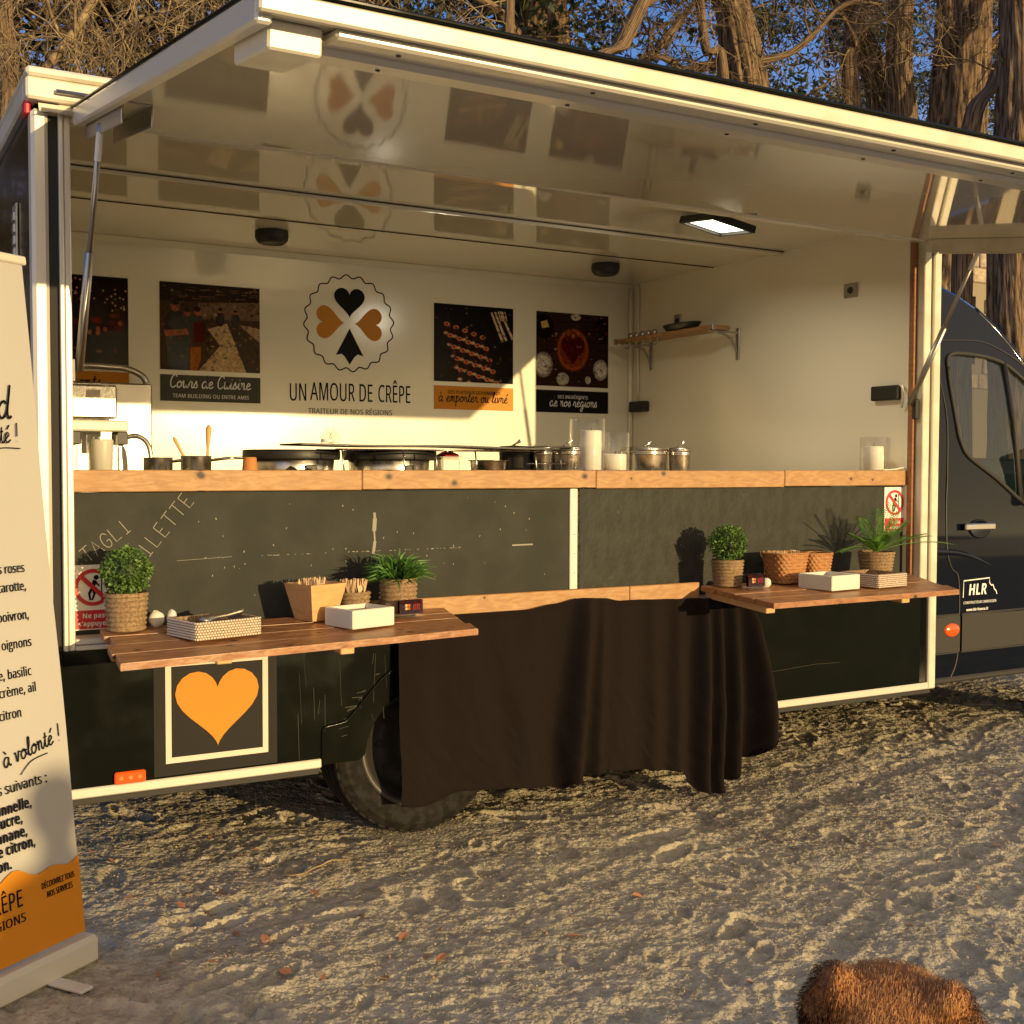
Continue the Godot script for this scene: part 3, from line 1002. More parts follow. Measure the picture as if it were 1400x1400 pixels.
func wheel(parent: Node3D, at: Vector3, side: float) -> void:
	var xf := Transform3D(Basis(Vector3.RIGHT, PI / 2 * side).scaled(Vector3.ONE * 1.04), at)
	var s := mb()
	var prof := []
	for q in [[.238, .098], [.250, .107], [.28, .115], [.31, .112], [.333, .100], [.344, .088], [.346, .070], [.336, .068], [.336, .060], [.349, .058], [.350, .028], [.339, .026], [.339, .016], [.351, .014], [.351, -.014], [.339, -.016], [.339, -.026], [.350, -.028], [.349, -.058], [.336, -.060], [.336, -.068], [.346, -.070], [.344, -.088], [.31, -.112], [.245, -.106]]:
		prof.append(Vector2(q[0], q[1]))
	lathe(s, xf, prof, 64)
	# shoulder blocks
	for k in 46:
		var a := TAU * k / 46
		for sd in [-1.0, 1.0]:
			cbox(s, xf * (Vector3(cos(a), 0, sin(a)) * 0.3375 + Vector3(0, 0.083 * sd, 0)), Vector3(0.016, 0.028, 0.036), 0.004, xf.basis * Basis(Vector3.UP, -a))
	var t := wpart("wheel", s, M.tyre, parent)
	s = mb(true)
	prof = []
	for q in [[.0, .050], [.045, .052], [.060, .048], [.075, .040], [.10, .046], [.145, .060], [.165, .048], [.195, .070], [.212, .092], [.228, .103], [.240, .105], [.243, .098], [.230, .092]]:
		prof.append(Vector2(q[0], q[1]))
	lathe(s, xf, prof, 48)
	var r := wpart("rim", s, M.darkmetal, t)
	s = mb()
	for k in 10:
		var a := TAU * k / 10
		var c := xf * (Vector3(cos(a), 0, sin(a)) * 0.145 + Vector3(0, 0.0602, 0))
		lathe(s, Transform3D(xf.basis, c), [Vector2(0.0, 0.001), Vector2(0.017, 0.001), Vector2(0.018, -0.012)], 12)
	wpart("hole_disc", s, M.black, t)  # black discs stand in for the shade inside open holes
	s = mb(true)
	lathe(s, xf, [Vector2(.222, .1005), Vector2(.229, .1065), Vector2(.239, .1085), Vector2(.2435, .103)], 48)
	wpart("rim_edge", s, M.rimgrey, t)

func truck() -> void:
	T = thing("food_truck", "dark food truck with its long side hatch raised over a wooden counter", "truck", Vector3(2.1, 0, -1.25))
	var s := mb()
	# outside skin below the hatch, with the wheel arch cut out
	var poly := PackedVector2Array([Vector2(-.03, .36), Vector2(.905, .36), Vector2(.905, .335), Vector2(1.06, .335)])
	for i in 17:
		var a := PI * .97 - PI * .94 * i / 16.0
		poly.append(Vector2(1.355 + cos(a) * .275, .33 + sin(a) * .275))
	for q in [[1.65, .335], [1.895, .335], [1.895, .36], [4.15, .36], [4.15, .83], [-.03, .83]]: poly.append(Vector2(q[0], q[1]))
	extr(s, poly, 0.02, Transform3D(Basis(), Vector3(0, 0, -0.02)))
	wpart("side_panel", s, M.skin, T)
	s = mb(true)
	var bead := []
	for q in [[.910, .340], [.910, .44], [.914, .470], [.93, .478], [.985, .486], [1.02, .505], [1.144, .633], [1.22, .685], [1.32, .735], [1.48, .735], [1.58, .685], [1.656, .633], [1.80, .49], [1.89, .475], [1.89, .34]]: bead.append(Vector3(q[0], q[1], 0.003))
	tube(s, smoothpath(bead, 5), 0.0065, 8)
	wpart("wheel_arch_bead", s, M.skin, T)
	s = mb(true)   # arch liner
	for i in 24:
		var a := PI * 1.01 - PI * 1.02 * i / 24.0
		var b := PI * 1.01 - PI * 1.02 * (i + 1) / 24.0
		var c := Vector3(1.36, .355, 0)
		var pa := c + Vector3(cos(a), sin(a), 0) * .40
		var pb := c + Vector3(cos(b), sin(b), 0) * .40
		quad(s, pa + Vector3(0, 0, -.022), pb + Vector3(0, 0, -.022), pb + Vector3(0, 0, -.34), pa + Vector3(0, 0, -.34))
	for i in 24:
		var a := PI * 1.01 - PI * 1.02 * i / 24.0
		var b := PI * 1.01 - PI * 1.02 * (i + 1) / 24.0
		var c := Vector3(1.36, .355, -.34)
		tri(s, c, c + Vector3(cos(a), sin(a), 0) * .40, c + Vector3(cos(b), sin(b), 0) * .40)
	wpart("wheel_arch", s, M.black, T)
	for q in [[-.03, .905], [1.895, 4.212]]:
		s = mb()
		lbox(s, q[0], q[1], .326, .360, -.025, .006, .004)
		wpart("bottom_rail", s, M.alu, T)
		s = mb()
		lbox(s, q[0], q[1], .296, .324, -.08, -.022, .003)
		wpart("bottom_sill", s, M.plastic, T)
	# corner post, seal and hatch frame at the left
	s = mb()
	lbox(s, -.084, -.031, .36, 2.615, -.075, .004, .012)
	wpart("corner_post", s, M.alu, T)
	s = mb()
	lbox(s, -.031, .0, .36, 2.60, -.03, -.012, .002)
	wpart("seal", s, M.rubber, T)
	s = mb()
	lbox(s, 0, .014, .83, 2.60, -.10, .010, .003)
	lbox(s, .016, .037, .83, 2.60, -.10, .004, .003)
	wpart("hatch_frame", s, M.alu, T)
	s = mb()
	lbox(s, .0375, 4.09, .830, .846, -.10, .010, .003)
	lbox(s, .0375, 4.09, .848, .868, -.10, .004, .003)
	wpart("hatch_frame", s, M.alu, T)
	s = mb()
	lbox(s, 4.100, 4.150, .36, 2.60, -.05, .000, .004)
	wpart("hatch_frame", s, M.cream, T)
	s = mb()
	lbox(s, 4.151, 4.158, .36, 2.60, -.05, -.008, .001)
	wpart("seal", s, M.rubber, T)
	s = mb()
	lbox(s, 4.159, 4.213, .326, 2.66, -.06, .010, .006)
	wpart("corner_post", s, M.cream, T)
	s = mb()
	lbox(s, XR - .002, 4.098, .84, 2.585, -.075, -.045, .002)
	wpart("door_seal", s, M.deck[0], T)
	# roof with rounded edge, fascia, gutter
	s = mb()
	lbox(s, -.10, 4.24, 2.712, 2.742, -2.58, .03, .012)
	lbox(s, -.10, 4.24, 2.640, 2.711, -.05, .022, .008)
	lbox(s, -.10, -.06, 2.640, 2.711, -2.58, -.051, .008)
	wpart("roof", s, M.cream, T)
	s = mb(true)
	var g := []
	for i in 7:
		var a := PI * 1.05 + PI * 0.62 * i / 6.0
		g.append(Vector2(.045 + cos(a) * .045, 2.640 + sin(a) * .045))
	for i in 6:
		quad(s, Vector3(-.06, g[i].y, g[i].x), Vector3(4.2, g[i].y, g[i].x), Vector3(4.2, g[i + 1].y, g[i + 1].x), Vector3(-.06, g[i + 1].y, g[i + 1].x))
	wpart("gutter", s, M.cream, T)
	s = mb(true)
	tube(s, [Vector3(-.01, 2.668, .035), Vector3(4.2, 2.668, .035)], 0.008, 8)
	wpart("hinge_rod", s, M.satin, T)
	# rear wall: dark glossy doors with hinge, lamp
	s = mb()
	lbox(s, -.078, -.032, .36, 2.639, -2.54, -.076, .004)
	wpart("rear_wall", s, M.skin, T)
	for zz in [-.42, -2.2]:
		s = mb()
		for k in 30:
			lbox(s, -.092, -.079, 1.10 + k * .042, 1.135 + k * .042, zz - .025, zz + .025, .004)
		lbox(s, -.086, -.079, 1.08, 2.38, zz - .05, zz + .05, .002)
		wpart("hinge", s, M.satin, T)
	s = mb()
	lbox(s, -.098, -.079, 2.60, 2.665, -.10, -.03, .008)
	wpart("marker_lamp", s, M.red, T)
	s = mb(true)
	var w := []
	for i in 40: w.append(Vector2(-.10 - i * .02, 2.12 + sin(i * .55) * .07 * (1.0 + .5 * sin(i * .13))))
	ribbon(s, w, .006, Transform3D(Basis(Vector3.BACK, Vector3.UP, Vector3.LEFT), Vector3(-.0795, 0, 0)))
	wpart("line_graphic", s, M.inkgrey, T)
	# far side and front bulkhead
	s = mb()
	lbox(s, -.078, 4.235, .36, 2.70, ZB - .05, ZB - .022, .003)
	wpart("far_side_panel", s, M.skin, T)
	s = mb()
	lbox(s, XR + .061, 4.235, .36, 2.70, ZB - .02, -.062, .003)
	wpart("bulkhead", s, M.skin, T)
	# kitchen shell
	s = mb()
	lbox(s, -.03, 4.13, .72, 2.70, ZB - .02, ZB, .001)
	wpart("back_wall", s, M.gel, T)
	s = mb()
	lbox(s, -.030, -.001, .72, 2.69, ZB, -.101, .001)
	wpart("inner_wall", s, M.gel, T)
	s = mb()
	lbox(s, XR, XR + .06, .72, 2.69, ZB, -.078, .001)
	wpart("inner_wall", s, M.gel, T)
	s = mb()
	lbox(s, -.03, 4.13, 2.689, 2.709, ZB, -.051, .001)
	wpart("ceiling", s, M.ceil, T)
	s = mb()
	lbox(s, -.03, 4.13, .66, .719, ZB, -.12, .002)
	wpart("floor", s, M.plastic, T)
	s = mb()
	lbox(s, .0, 4.16, 2.585, 2.639, -.060, -.002, .006)
	wpart("header", s, M.ceil, T)
	for q in [[-1.06, -1.005, 2.668], [-.16, -.061, 2.678]]:
		s = mb()
		lbox(s, .001, XR - .001, q[2], 2.688, q[0], q[1], .004)
		wpart("ceiling_rail", s, M.ceil, T)
	for q in [-1.005, -1.63]:
		s = mb()
		lbox(s, .001, XR - .001, 2.684, 2.6885, q, q + .006, .0005)
		wpart("ceiling_joint", s, M.inkgrey, T)
	s = mb(true)
	var cv := [Vector2(ZB + .002, 2.655), Vector2(ZB + .010, 2.668), Vector2(ZB + .022, 2.680), Vector2(ZB + .034, 2.6875)]
	for i in 3: quad(s, Vector3(0, cv[i].y, cv[i].x), Vector3(0, cv[i + 1].y, cv[i + 1].x), Vector3(XR, cv[i + 1].y, cv[i + 1].x), Vector3(XR, cv[i].y, cv[i].x))
	wpart("cornice", s, M.gel, T)
	s = mb(true)
	tube(s, [Vector3(XR - .018, 1.3, ZB + .018), Vector3(XR - .018, 2.66, ZB + .018)], .016, 10)
	wpart("corner_trim", s, M.gel, T)
	# parapet below the counter
	s = mb()
	lbox(s, .038, 2.060, .869, 1.359, -.13, -.100, .003)
	wpart("counter_front", s, M.board, T)
	s = mb()
	lbox(s, 2.110, 4.095, .869, 1.359, -.13, -.100, .003)
	wpart("counter_front", s, M.emboss, T)
	s = mb()
	lbox(s, 2.061, 2.1, .869, 1.359, -.12, -.094, .003)
	var strip := wpart("joint_strip", s, M.white, T)
	s = mb()
	for k in 6: lathe(s, Transform3D(Basis(Vector3.RIGHT, PI / 2), Vector3(2.08, .92 + k * .082, -.094)), [Vector2(.006, 0), Vector2(.005, .002), Vector2(0, .003)], 8)
	wpart("screw", s, M.satin, strip)
	s = mb(true)
	var wob := []
	for k in 60: wob.append(Vector3(2.104 + rv(-.003, .003), .87 + k * .0082, -.1005))
	tube(s, wob, .005, 5)
	wpart("sealant", s, M.black, T)
	# counter: four front boards and the top
	var xs := [.041, 1.104, 2.183, 3.257, 4.097]
	for i in 4:
		s = mb()
		lbox(s, xs[i] + .001, xs[i + 1] - .001, 1.3602 + [0.0, 0.002, -0.001, 0.003][i], 1.4365 + [0.0, .001, 0, .002][i], -.100, -.078, .003, Vector2(i * .37, i * .11))
		wpart("counter_board", s, M.pine[i % 3], T)
	s = mb()
	lbox(s, .041, 4.07, 1.412, 1.432, -.42, -.101, .002, Vector2(.2, .3))
	wpart("counter_top", s, M.pine[1], T)
	s = mb()
	lbox(s, .36, 4.0, 1.385, 1.405, -1.05, -.45, .004)
	lbox(s, .38, 3.98, .72, 1.384, -1.0, -.5, .004)
	wpart("worktop", s, M.steel, T)
	s = mb()
	lbox(s, .25, 3.2, 1.36, 1.40, ZB + .001, -1.85, .004)
	lbox(s, .27, 3.18, .72, 1.36, ZB + .001, -1.9, .004)
	wpart("worktop", s, M.steel, T)
	# lower beam carrying tables and cloth
	var bx := [1.00, 1.10, 2.284, 2.662]
	for i in range(1, 3):
		s = mb()
		lbox(s, bx[i] + .001, bx[i + 1] - .001, .869 + .001 * i, .943 - (.02 if i % 3 == 0 else 0.0), .011, .033, .003, Vector2(i * .5, .2 * i))
		wpart("beam", s, M.pine[(i + 1) % 3], T)
	# struts
	strut(Vector3(.079, 2.51, .30), Vector3(.064, 1.772, -.035))
	strut(Vector3(4.071, 2.50, .35), Vector3(4.056, 1.772, -.045))
	s = mb()
	lbox(s, 4.072, 4.096, 1.70, 1.80, -.048, -.02, .004)
	wpart("strut_bracket", s, M.darkmetal, T)
	s = mb()
	lbox(s, .03, .052, 1.73, 1.81, -.06, -.02, .004)
	wpart("strut_bracket", s, M.darkmetal, T)
	# underside
	s = mb()
	lbox(s, .1, 4.2, .38, .60, -2.3, -1.9, .01)
	lbox(s, 2.2, 4.2, .40, .58, -.5, -.25, .01)
	lbox(s, .0, 1.0, .44, .60, -1.9, -.25, .01)
	lbox(s, 1.7, 4.2, .60, .655, -2.4, -.13, .01)
	lbox(s, .0, 1.7, .735, .76, -2.4, -.13, .01)
	wpart("chassis", s, M.black, T)
	wheel(T, Vector3(1.335, .363, -.155), 1.0)
	wheel(T, Vector3(1.335, .363, -2.36), -1.0)
	# side marker
	s = mb()
	lbox(s, .156, .261, .361, .403, .001, .018, .008)
	var mk := wpart("side_marker", s, M.lens, T)
	s = mb()
	for k in 3: lathe(s, Transform3D(Basis(Vector3.RIGHT, PI / 2), Vector3(.178 + k * .031, .382, .018)), [Vector2(.008, -.001), Vector2(.007, .001), Vector2(0, .0015)], 10)
	wpart("reflector", s, M.terra, mk)
	# decal where the code was: dark panel with pale square and heart
	s = mb()
	extr(s, rect(.292, .367, .734, .771), .0022, Transform3D(Basis(), Vector3(0, 0, .0002)))
	var dp := wpart("decal_panel", s, M.panelink, T)
	s = mb()
	for e in [[.332, .410, .700, .430], [.332, .750, .700, .770], [.332, .4302, .352, .7498], [.680, .4302, .700, .7498]]: extr(s, rect(e[0], e[1], e[2], e[3]), .0015, Transform3D(Basis(), Vector3(0, 0, .0025)))
	wpart("pale_square", s, M.whitewick, dp)
	s = mb()
	extr(s, heart(.30), .0015, Transform3D(Basis(), Vector3(.515, .455, .0042)))
	wpart("heart", s, M.orange, dp)
	signs()
	marks()
	wall_logo()
	lamps()

func strut(a: Vector3, b: Vector3) -> void:
	var s := mb(true)
	var m := a.lerp(b, .53)
	tube(s, [a, m], .0095, 10)
	var r := wpart("strut", s, M.satin, T)
	s = mb(true)
	tube(s, [a.lerp(b, .5), b], .0145, 12)
	wpart("cylinder", s, M.satin, r)
	s = mb()
	var d := (b - a).normalized()
	tube(s, [a.lerp(b, .03), a.lerp(b, .14)], .0108, 10)
	wpart("label", s, M.paper, r)

func heart(w: float) -> PackedVector2Array:
	var p := PackedVector2Array()
	for i in 36:
		var t := TAU * i / 36.0
		p.append(Vector2(16 * pow(sin(t), 3), 13 * cos(t) - 5 * cos(2 * t) - 2 * cos(3 * t) - cos(4 * t) + 17.0) * w / 32.0)
	return p

func ring(r0: float, r1: float, n := 40) -> PackedVector2Array:
	var p := PackedVector2Array()
	for i in n + 1: p.append(Vector2(cos(TAU * i / n), sin(TAU * i / n)) * r1)
	for i in n + 1: p.append(Vector2(cos(-TAU * i / n), sin(-TAU * i / n)) * r0)
	return p

func ringmesh(s: SurfaceTool, r0: float, r1: float, c: Vector3, n := 40) -> void:
	for i in n:
		var a := TAU * i / n
		var b := TAU * (i + 1) / n
		var ca := Vector3(cos(a), sin(a), 0)
		var cb := Vector3(cos(b), sin(b), 0)
		quad(s, c + ca * r0, c + ca * r1, c + cb * r1, c + cb * r0)

func signs() -> void:
	for q in [[.041, .884, "white and red sign with a leaning figure, behind the left potted ball"], [3.943, 1.129, "white and red sign with a leaning figure, high beside the right post"]]:
		var x: float = q[0]
		var y: float = q[1]
		var z := -.0995
		var g := thing("warning_sign", q[2], "sign", Vector3(x + .07, y, z), "no leaning signs on the counter front")
		var s := mb()
		extr(s, rect(x, y, x + .144, y + .225), .002, Transform3D(Basis(), Vector3(0, 0, z)))
		wpart("plate", s, M.paper, g)
		s = mb()
		extr(s, rect(x + .004, y + .004, x + .140, y + .068), .0012, Transform3D(Basis(), Vector3(0, 0, z + .0022)))
		wpart("red_band", s, M.red, g)
		var c := Vector3(x + .072, y + .147, z + .0042)
		s = mb()
		ringmesh(s, .051, .064, c)
		quad(s, c + Vector3(-.048, .036, .0004), c + Vector3(-.038, .047, .0004), c + Vector3(.046, -.036, .0004), c + Vector3(.036, -.047, .0004))
		wpart("prohibition_ring", s, M.red, g)
		s = mb()
		var f := c - Vector3(0, 0, .0008)
		ringmesh(s, 0, .0085, f + Vector3(.010, .034, 0), 14)
		for e in [[.006, .024, -.004, -.004, .014], [-.004, -.002, -.014, -.022, .009], [-.014, -.020, -.010, -.044, .007], [0, -.002, .004, -.024, .009], [.004, -.022, -.004, -.044, .007], [.008, .018, .020, .004, .006]]:
			ribbon(s, [Vector2(e[0], e[1]), Vector2(e[2], e[3])], e[4], Transform3D(Basis(), f))
		quad(s, f + Vector3(.026, -.046, 0), f + Vector3(.026, .046, 0), f + Vector3(.030, .046, 0), f + Vector3(.030, -.046, 0))
		wpart("figure", s, M.ink, g)
		txt("Ne pas", Vector3(x + .072, y + .049, z + .0045), .0165, M.paper, g, {"weight": 700})
		txt("s'appuyer", Vector3(x + .072, y + .022, z + .0045), .0165, M.paper, g, {"weight": 700, "sx": .94})

# chalk writing, scratches and paint spots on the counter front
func marks() -> void:
	var z := -.0985
	chalk("TAGLI", Vector3(.098, 1.115, z), .052, .0026, .62, deg_to_rad(37))
	chalk("ILETTE", Vector3(.300, 1.125, z), .055, .0026, .70, deg_to_rad(50))
	var s := mb()
	var xf := Transform3D(Basis(), Vector3(0, 0, z - .0008))
	for i in 60:
		var x := .44 + pow(rng.randf(), .8) * 1.1
		var l := rv(.002, .012)
		ribbon(s, [Vector2(x, 1.118 + (x - .44) * .006 + rv(-.002, .002)), Vector2(x + l, 1.118 + (x - .44) * .006 + rv(-.002, .002))], rv(.001, .0035), xf)
	ribbon(s, [Vector2(.40, 1.112), Vector2(.60, 1.120)], .0012, xf)
	ribbon(s, [Vector2(1.78, 1.126), Vector2(1.88, 1.127)], .006, xf)
	for i in 45:
		var p := Vector2(rv(.45, 2.0), rv(.95, 1.33))
		ribbon(s, [p, p + Vector2(rv(-.003, .003), rv(.002, .008))], rv(.0015, .004), xf)
	var dr := [[1.163, 1.272, .010], [1.165, 1.25, .016], [1.162, 1.20, .007], [1.165, 1.16, .012], [1.158, 1.11, .006]]
	for i in 4: ribbon(s, [Vector2(dr[i][0], dr[i][1]), Vector2(dr[i + 1][0], dr[i + 1][1])], dr[i][2], xf)
	var sc := wpart("paint_spots", s, M.chalk, T)
	sc.set_meta("kind", "stuff")
	s = mb()
	for i in 26:
		var p := Vector2(rv(2.2, 3.9), rv(.95, 1.34))
		if i < 9: p = Vector2(rv(2.95, 3.12), rv(1.27, 1.345))
		ribbon(s, [p, p + Vector2(rv(-.006, .006), rv(-.012, .012))], rv(.003, .008), xf)
	sc = wpart("chips", s, M.black, T)
	sc.set_meta("kind", "stuff")
	# pale scratches on the dark lower skin
	s = mb()
	xf = Transform3D(Basis(), Vector3(0, 0, .0012))
	for i in 14:
		var x := rv(.80, 1.2)
		var y := rv(.50, .85)
		ribbon(s, [Vector2(x, y), Vector2(x + rv(-.01, .01), y - rv(.02, .22))], rv(.0006, .0014), xf)
	for i in 12:
		var a := PI - rv(.1, .9)
		var p := Vector2(1.40 + cos(a) * .40, .355 + sin(a) * .40)
		ribbon(s, [p, p + Vector2(-rv(.01, .05), rv(-.012, .004))], rv(.001, .003), xf)
	ribbon(s, [Vector2(3.1, .50), Vector2(3.4, .515), Vector2(3.55, .51)], .0012, xf)
	sc = wpart("scratches", s, M.inkgrey, T)
	sc.set_meta("kind", "stuff")

const CAPS := {"T": [[[0, 1], [1, 1.04]], [[.5, 1.02], [.46, 0]]], "A": [[[0, 0], [.45, 1], [.95, -.02]], [[.2, .38], [.8, .36]]], "G": [[[.9, .8], [.6, 1], [.2, .85], [.05, .4], [.3, .02], [.75, .05], [.85, .42], [.5, .42]]], "L": [[[.1, 1.02], [.12, 0], [.85, .03]]], "I": [[[.45, 1], [.5, 0]], [[.2, 0], [.8, .02]]], "E": [[[.1, 1], [.12, 0], [.85, .02]], [[.12, .5], [.7, .52]], [[.1, 1], [.82, 1.03]]]}
func chalk(text: String, at: Vector3, h: float, w: float, adv: float, turn: float) -> void:
	var x := 0.0
	for ch in text:
		var s := mb(true)
		for st in CAPS[ch]:
			var p := []
			for q in st: p.append(Vector2(x + q[0] * .62, q[1]))
			ribbon(s, smoothpath(p, 4) if ch == "G" else p, w / h, Transform3D(Basis(Vector3.BACK, turn).scaled_local(Vector3.ONE * h), at))
		wpart("chalk_letter", s, M.chalk, T)
		x += adv + .12

func wall_logo() -> void:
	var c := Vector3(2.023, 2.3055, ZB + .0015)
	var s := mb(true)
	var p := []
	for i in 241:
		var a := TAU * i / 240.0
		p.append(Vector2(cos(a), sin(a)) * (.277 + .0105 * sin(a * 20.0)))
	ribbon(s, p, .0075, Transform3D(Basis(), c))
	var g := wpart("logo", s, M.ink, T)
	tag(g, "round emblem of two black and two orange hearts in a wavy ring")
	for q in [[0.0, M.ink], [90.0, M.orange], [270.0, M.orange]]:
		s = mb()
		extr(s, heart(.195), .0012, Transform3D(Basis(Vector3.BACK, deg_to_rad(q[0])), c) * Transform3D(Basis(), Vector3(0, .032, 0)))
		wpart("heart", s, q[1], g)
	s = mb()
	extr(s, PackedVector2Array([Vector2(0, -.032), Vector2(.088, -.192), Vector2(.052, -.182), Vector2(.030, -.200), Vector2(.0, -.245), Vector2(-.030, -.200), Vector2(-.052, -.182), Vector2(-.088, -.192)]), .0012, Transform3D(Basis(), c))
	wpart("folded_heart", s, M.ink, g)
	var z := ZB + .002
	txt("UN", Vector3(1.700, 1.884, z), .100, M.ink, T, {"sx": .58, "weight": 300, "called": "wall_lettering"})
	txt("AMOUR DE", Vector3(1.975, 1.892, z), .105, M.ink, T, {"sx": .55, "weight": 300, "called": "wall_lettering"})
	txt("CRÊPE", Vector3(2.315, 1.892, z), .105, M.ink, T, {"sx": .54, "weight": 300, "called": "wall_lettering"})
	txt("TRAITEUR DE NOS RÉGIONS", Vector3(2.03, 1.778, z), .031, M.inkgrey, T, {"sx": 1.0, "weight": 300, "called": "wall_lettering"})

func lamps() -> void:
	for q in [[1.36, -1.93, "round black ceiling spotlight above the cooking course poster"], [3.44, -1.87, "round black ceiling spotlight in the far right corner"]]:
		var t := thing("ceiling_spotlight", q[2], "spotlight", Vector3(q[0], HC, q[1]), "round black ceiling fittings")  # dark round ceiling lights, modelled without any glow
		var s := mb(true)
		lathe(s, Transform3D(), [Vector2(.086, 0), Vector2(.088, -.03), Vector2(.082, -.05), Vector2(.066, -.064), Vector2(.062, -.066)], 28)
		part("housing", s, M.black, t)
		s = mb(true)
		lathe(s, Transform3D(), [Vector2(.061, -.065), Vector2(.05, -.058), Vector2(0, -.056)], 24)
		part("grille", s, M.darkmetal, t)
	# lit rectangular lamp
	var at := Vector3(3.09, 2.632, -.39)
	var l := thing("ceiling_lamp", "lit rectangular white panel lamp in a black frame under the ceiling", "lamp", at)
	var b := Basis(Vector3.BACK, deg_to_rad(-9)) * Basis(Vector3.RIGHT, deg_to_rad(6))
	var s := mb()
	for e in [[-.125, .245, true], [.125, .245, true], [-.125, .25, false], [.125, .25, false]]:
		if e[2]: cbox(s, b * Vector3(0, 0, e[0]), Vector3(.268, .036, .018), .004, b)
		else: cbox(s, b * Vector3(e[0], 0, 0), Vector3(.018, .035, .231), .004, b)
	part("frame", s, M.black, l)
	s = mb()
	cbox(s, b * Vector3(0, .012, 0), Vector3(.23, .012, .23), .002, b)
	cbox(s, b * Vector3(0, .032, 0), Vector3(.10, .028, .04), .002, b)
	part("housing", s, M.black, l)
	var em := mat(Color(1, 1, 1), 0.4)
	em.emission_enabled = true
	em.emission = Color(1.0, 0.96, 0.86)
	em.emission_energy_multiplier = 1.6
	s = mb()
	cbox(s, b * Vector3(0, .001, 0), Vector3(.23, .008, .23), .001, b)
	part("lit_panel", s, em, l)
	var al := AreaLight3D.new()
	al.name = "panel_light"
	al.area_size = Vector2(.22, .22)
	al.light_energy = 0.38
	al.light_color = Color(1.0, 0.96, 0.86)
	al.shadow_enabled = true
	l.add_child(al)
	al.position = b * Vector3(0, -.012, 0)
	al.basis = b * Basis(Vector3.RIGHT, deg_to_rad(-90))

# ---------------------------------------------------------------- raised side hatch
func flap() -> void:
	var a := deg_to_rad(8.45)
	var b := Basis(Vector3.RIGHT, a)
	var o := Vector3(0, 2.612, .012)
	var x0 := .040
	var x1 := 4.225
	var bx := func(s: SurfaceTool, xa: float, xb: float, ya: float, yb: float, za: float, zb: float, bev: float) -> void:
		cbox(s, o + b * Vector3((xa + xb) / 2, (ya + yb) / 2, (za + zb) / 2), Vector3(xb - xa, yb - ya, zb - za), bev, b)
	var s := mb()
	bx.call(s, x0 + .001, x1 - .001, -.024, .012, .0, 2.0, .001)
	var f := wpart("hatch", s, M.ceil, T)
	tag(f, "raised side hatch with a glossy cream underside mirroring the kitchen")
	s = mb()
	bx.call(s, x0 - .004, x1 + .004, .0125, .022, -.005, 2.038, .004)
	wpart("outer_skin", s, M.skin, f)
	s = mb()
	bx.call(s, x0 - .002, x1 + .002, -.028, .0115, 2.001, 2.030, .005)
	wpart("front_edge", s, M.cream, f)
	s = mb()
	bx.call(s, .2, x1 - .036, -.046, -.0245, 1.905, 1.999, .008)
	bx.call(s, .2, x1 - .036, -.060, -.0245, 1.800, 1.904, .014)
	var lip := wpart("edge_profile", s, M.alu, f)
	s = mb()
	for k in 9:
		for e in [[1.955, -.0462], [1.85, -.0602]]:
			lathe(s, Transform3D(b * Basis(Vector3.RIGHT, PI), o + b * Vector3(.35 + k * .47, e[1], e[0])), [Vector2(.006, 0), Vector2(.0045, .003), Vector2(0, .0035)], 8)
	wpart("screw", s, M.darkmetal, lip)
	for e in [[x0, x0 + .034], [x1 - .034, x1]]:
		s = mb()
		bx.call(s, e[0], e[1], -.044, .0115, .03, 1.999, .006)
		wpart("edge_profile", s, M.alu, f)
	s = mb()
	bx.call(s, .076, .186, -.080, -.0250, 1.74, 1.965, .005)
	wpart("lamp_box", s, M.cream, f)  # plain closed box, taken for an unlit lamp housing
	# strut bracket: an aluminium channel under the hatch
	for xx in [.076, 4.04]:
		s = mb()
		bx.call(s, xx, xx + .006, -.088, -.0245, .06, .62, .002)
		bx.call(s, xx + .0065, xx + .085, -.030, -.0245, .06, .62, .002)
		bx.call(s, xx + .0855, xx + .0915, -.088, -.0245, .06, .62, .002)
		wpart("strut_channel", s, M.satin if xx < 1.0 else M.cream, f)

# ---------------------------------------------------------------- van cab
func cz(y: float) -> float:
	return -.06 - .1224 * pow(maxf(0, y - .9), 2.0)

# panel of the cab side: polygon in (x, y) bent over the lean of the side in strips
func cabpanel(poly: PackedVector2Array, off: float, m: Material, called: String, parent: Node3D, far := false) -> MeshInstance3D:
	var s := mb(true)
	var cuts := [-10.0]
	for i in 18: cuts.append(.9 + i * .09)
	cuts.append(10.0)
	for ci in cuts.size() - 1:
		var half := P2([[-10, cuts[ci]], [10, cuts[ci]], [10, cuts[ci + 1]], [-10, cuts[ci + 1]]])
		for piece in Geometry2D.intersect_polygons(poly, half):
			var idx := Geometry2D.triangulate_polygon(piece)
			for i in range(0, idx.size(), 3):
				var v := []
				for k in 3:
					var q: Vector2 = piece[idx[i + k]]
					var z := cz(q.y) + off
					v.append(Vector3(q.x, q.y, -2.5 - z if far else z))
				tri(s, v[0], v[1], v[2], piece[idx[i]], piece[idx[i + 1]], piece[idx[i + 2]])
	return wpart(called, s, m, parent)

func P2(a: Array) -> PackedVector2Array:
	var p := PackedVector2Array()
	for q in a: p.append(Vector2(q[0], q[1]))
	return p

func cabline(pts: Array, r: float, off: float) -> Array:
	var out := []
	for q in smoothpath(P2(pts), 5) if false else pts: out.append(Vector3(q[0], q[1], cz(q[1]) + off))
	return smoothpath(out, 5)

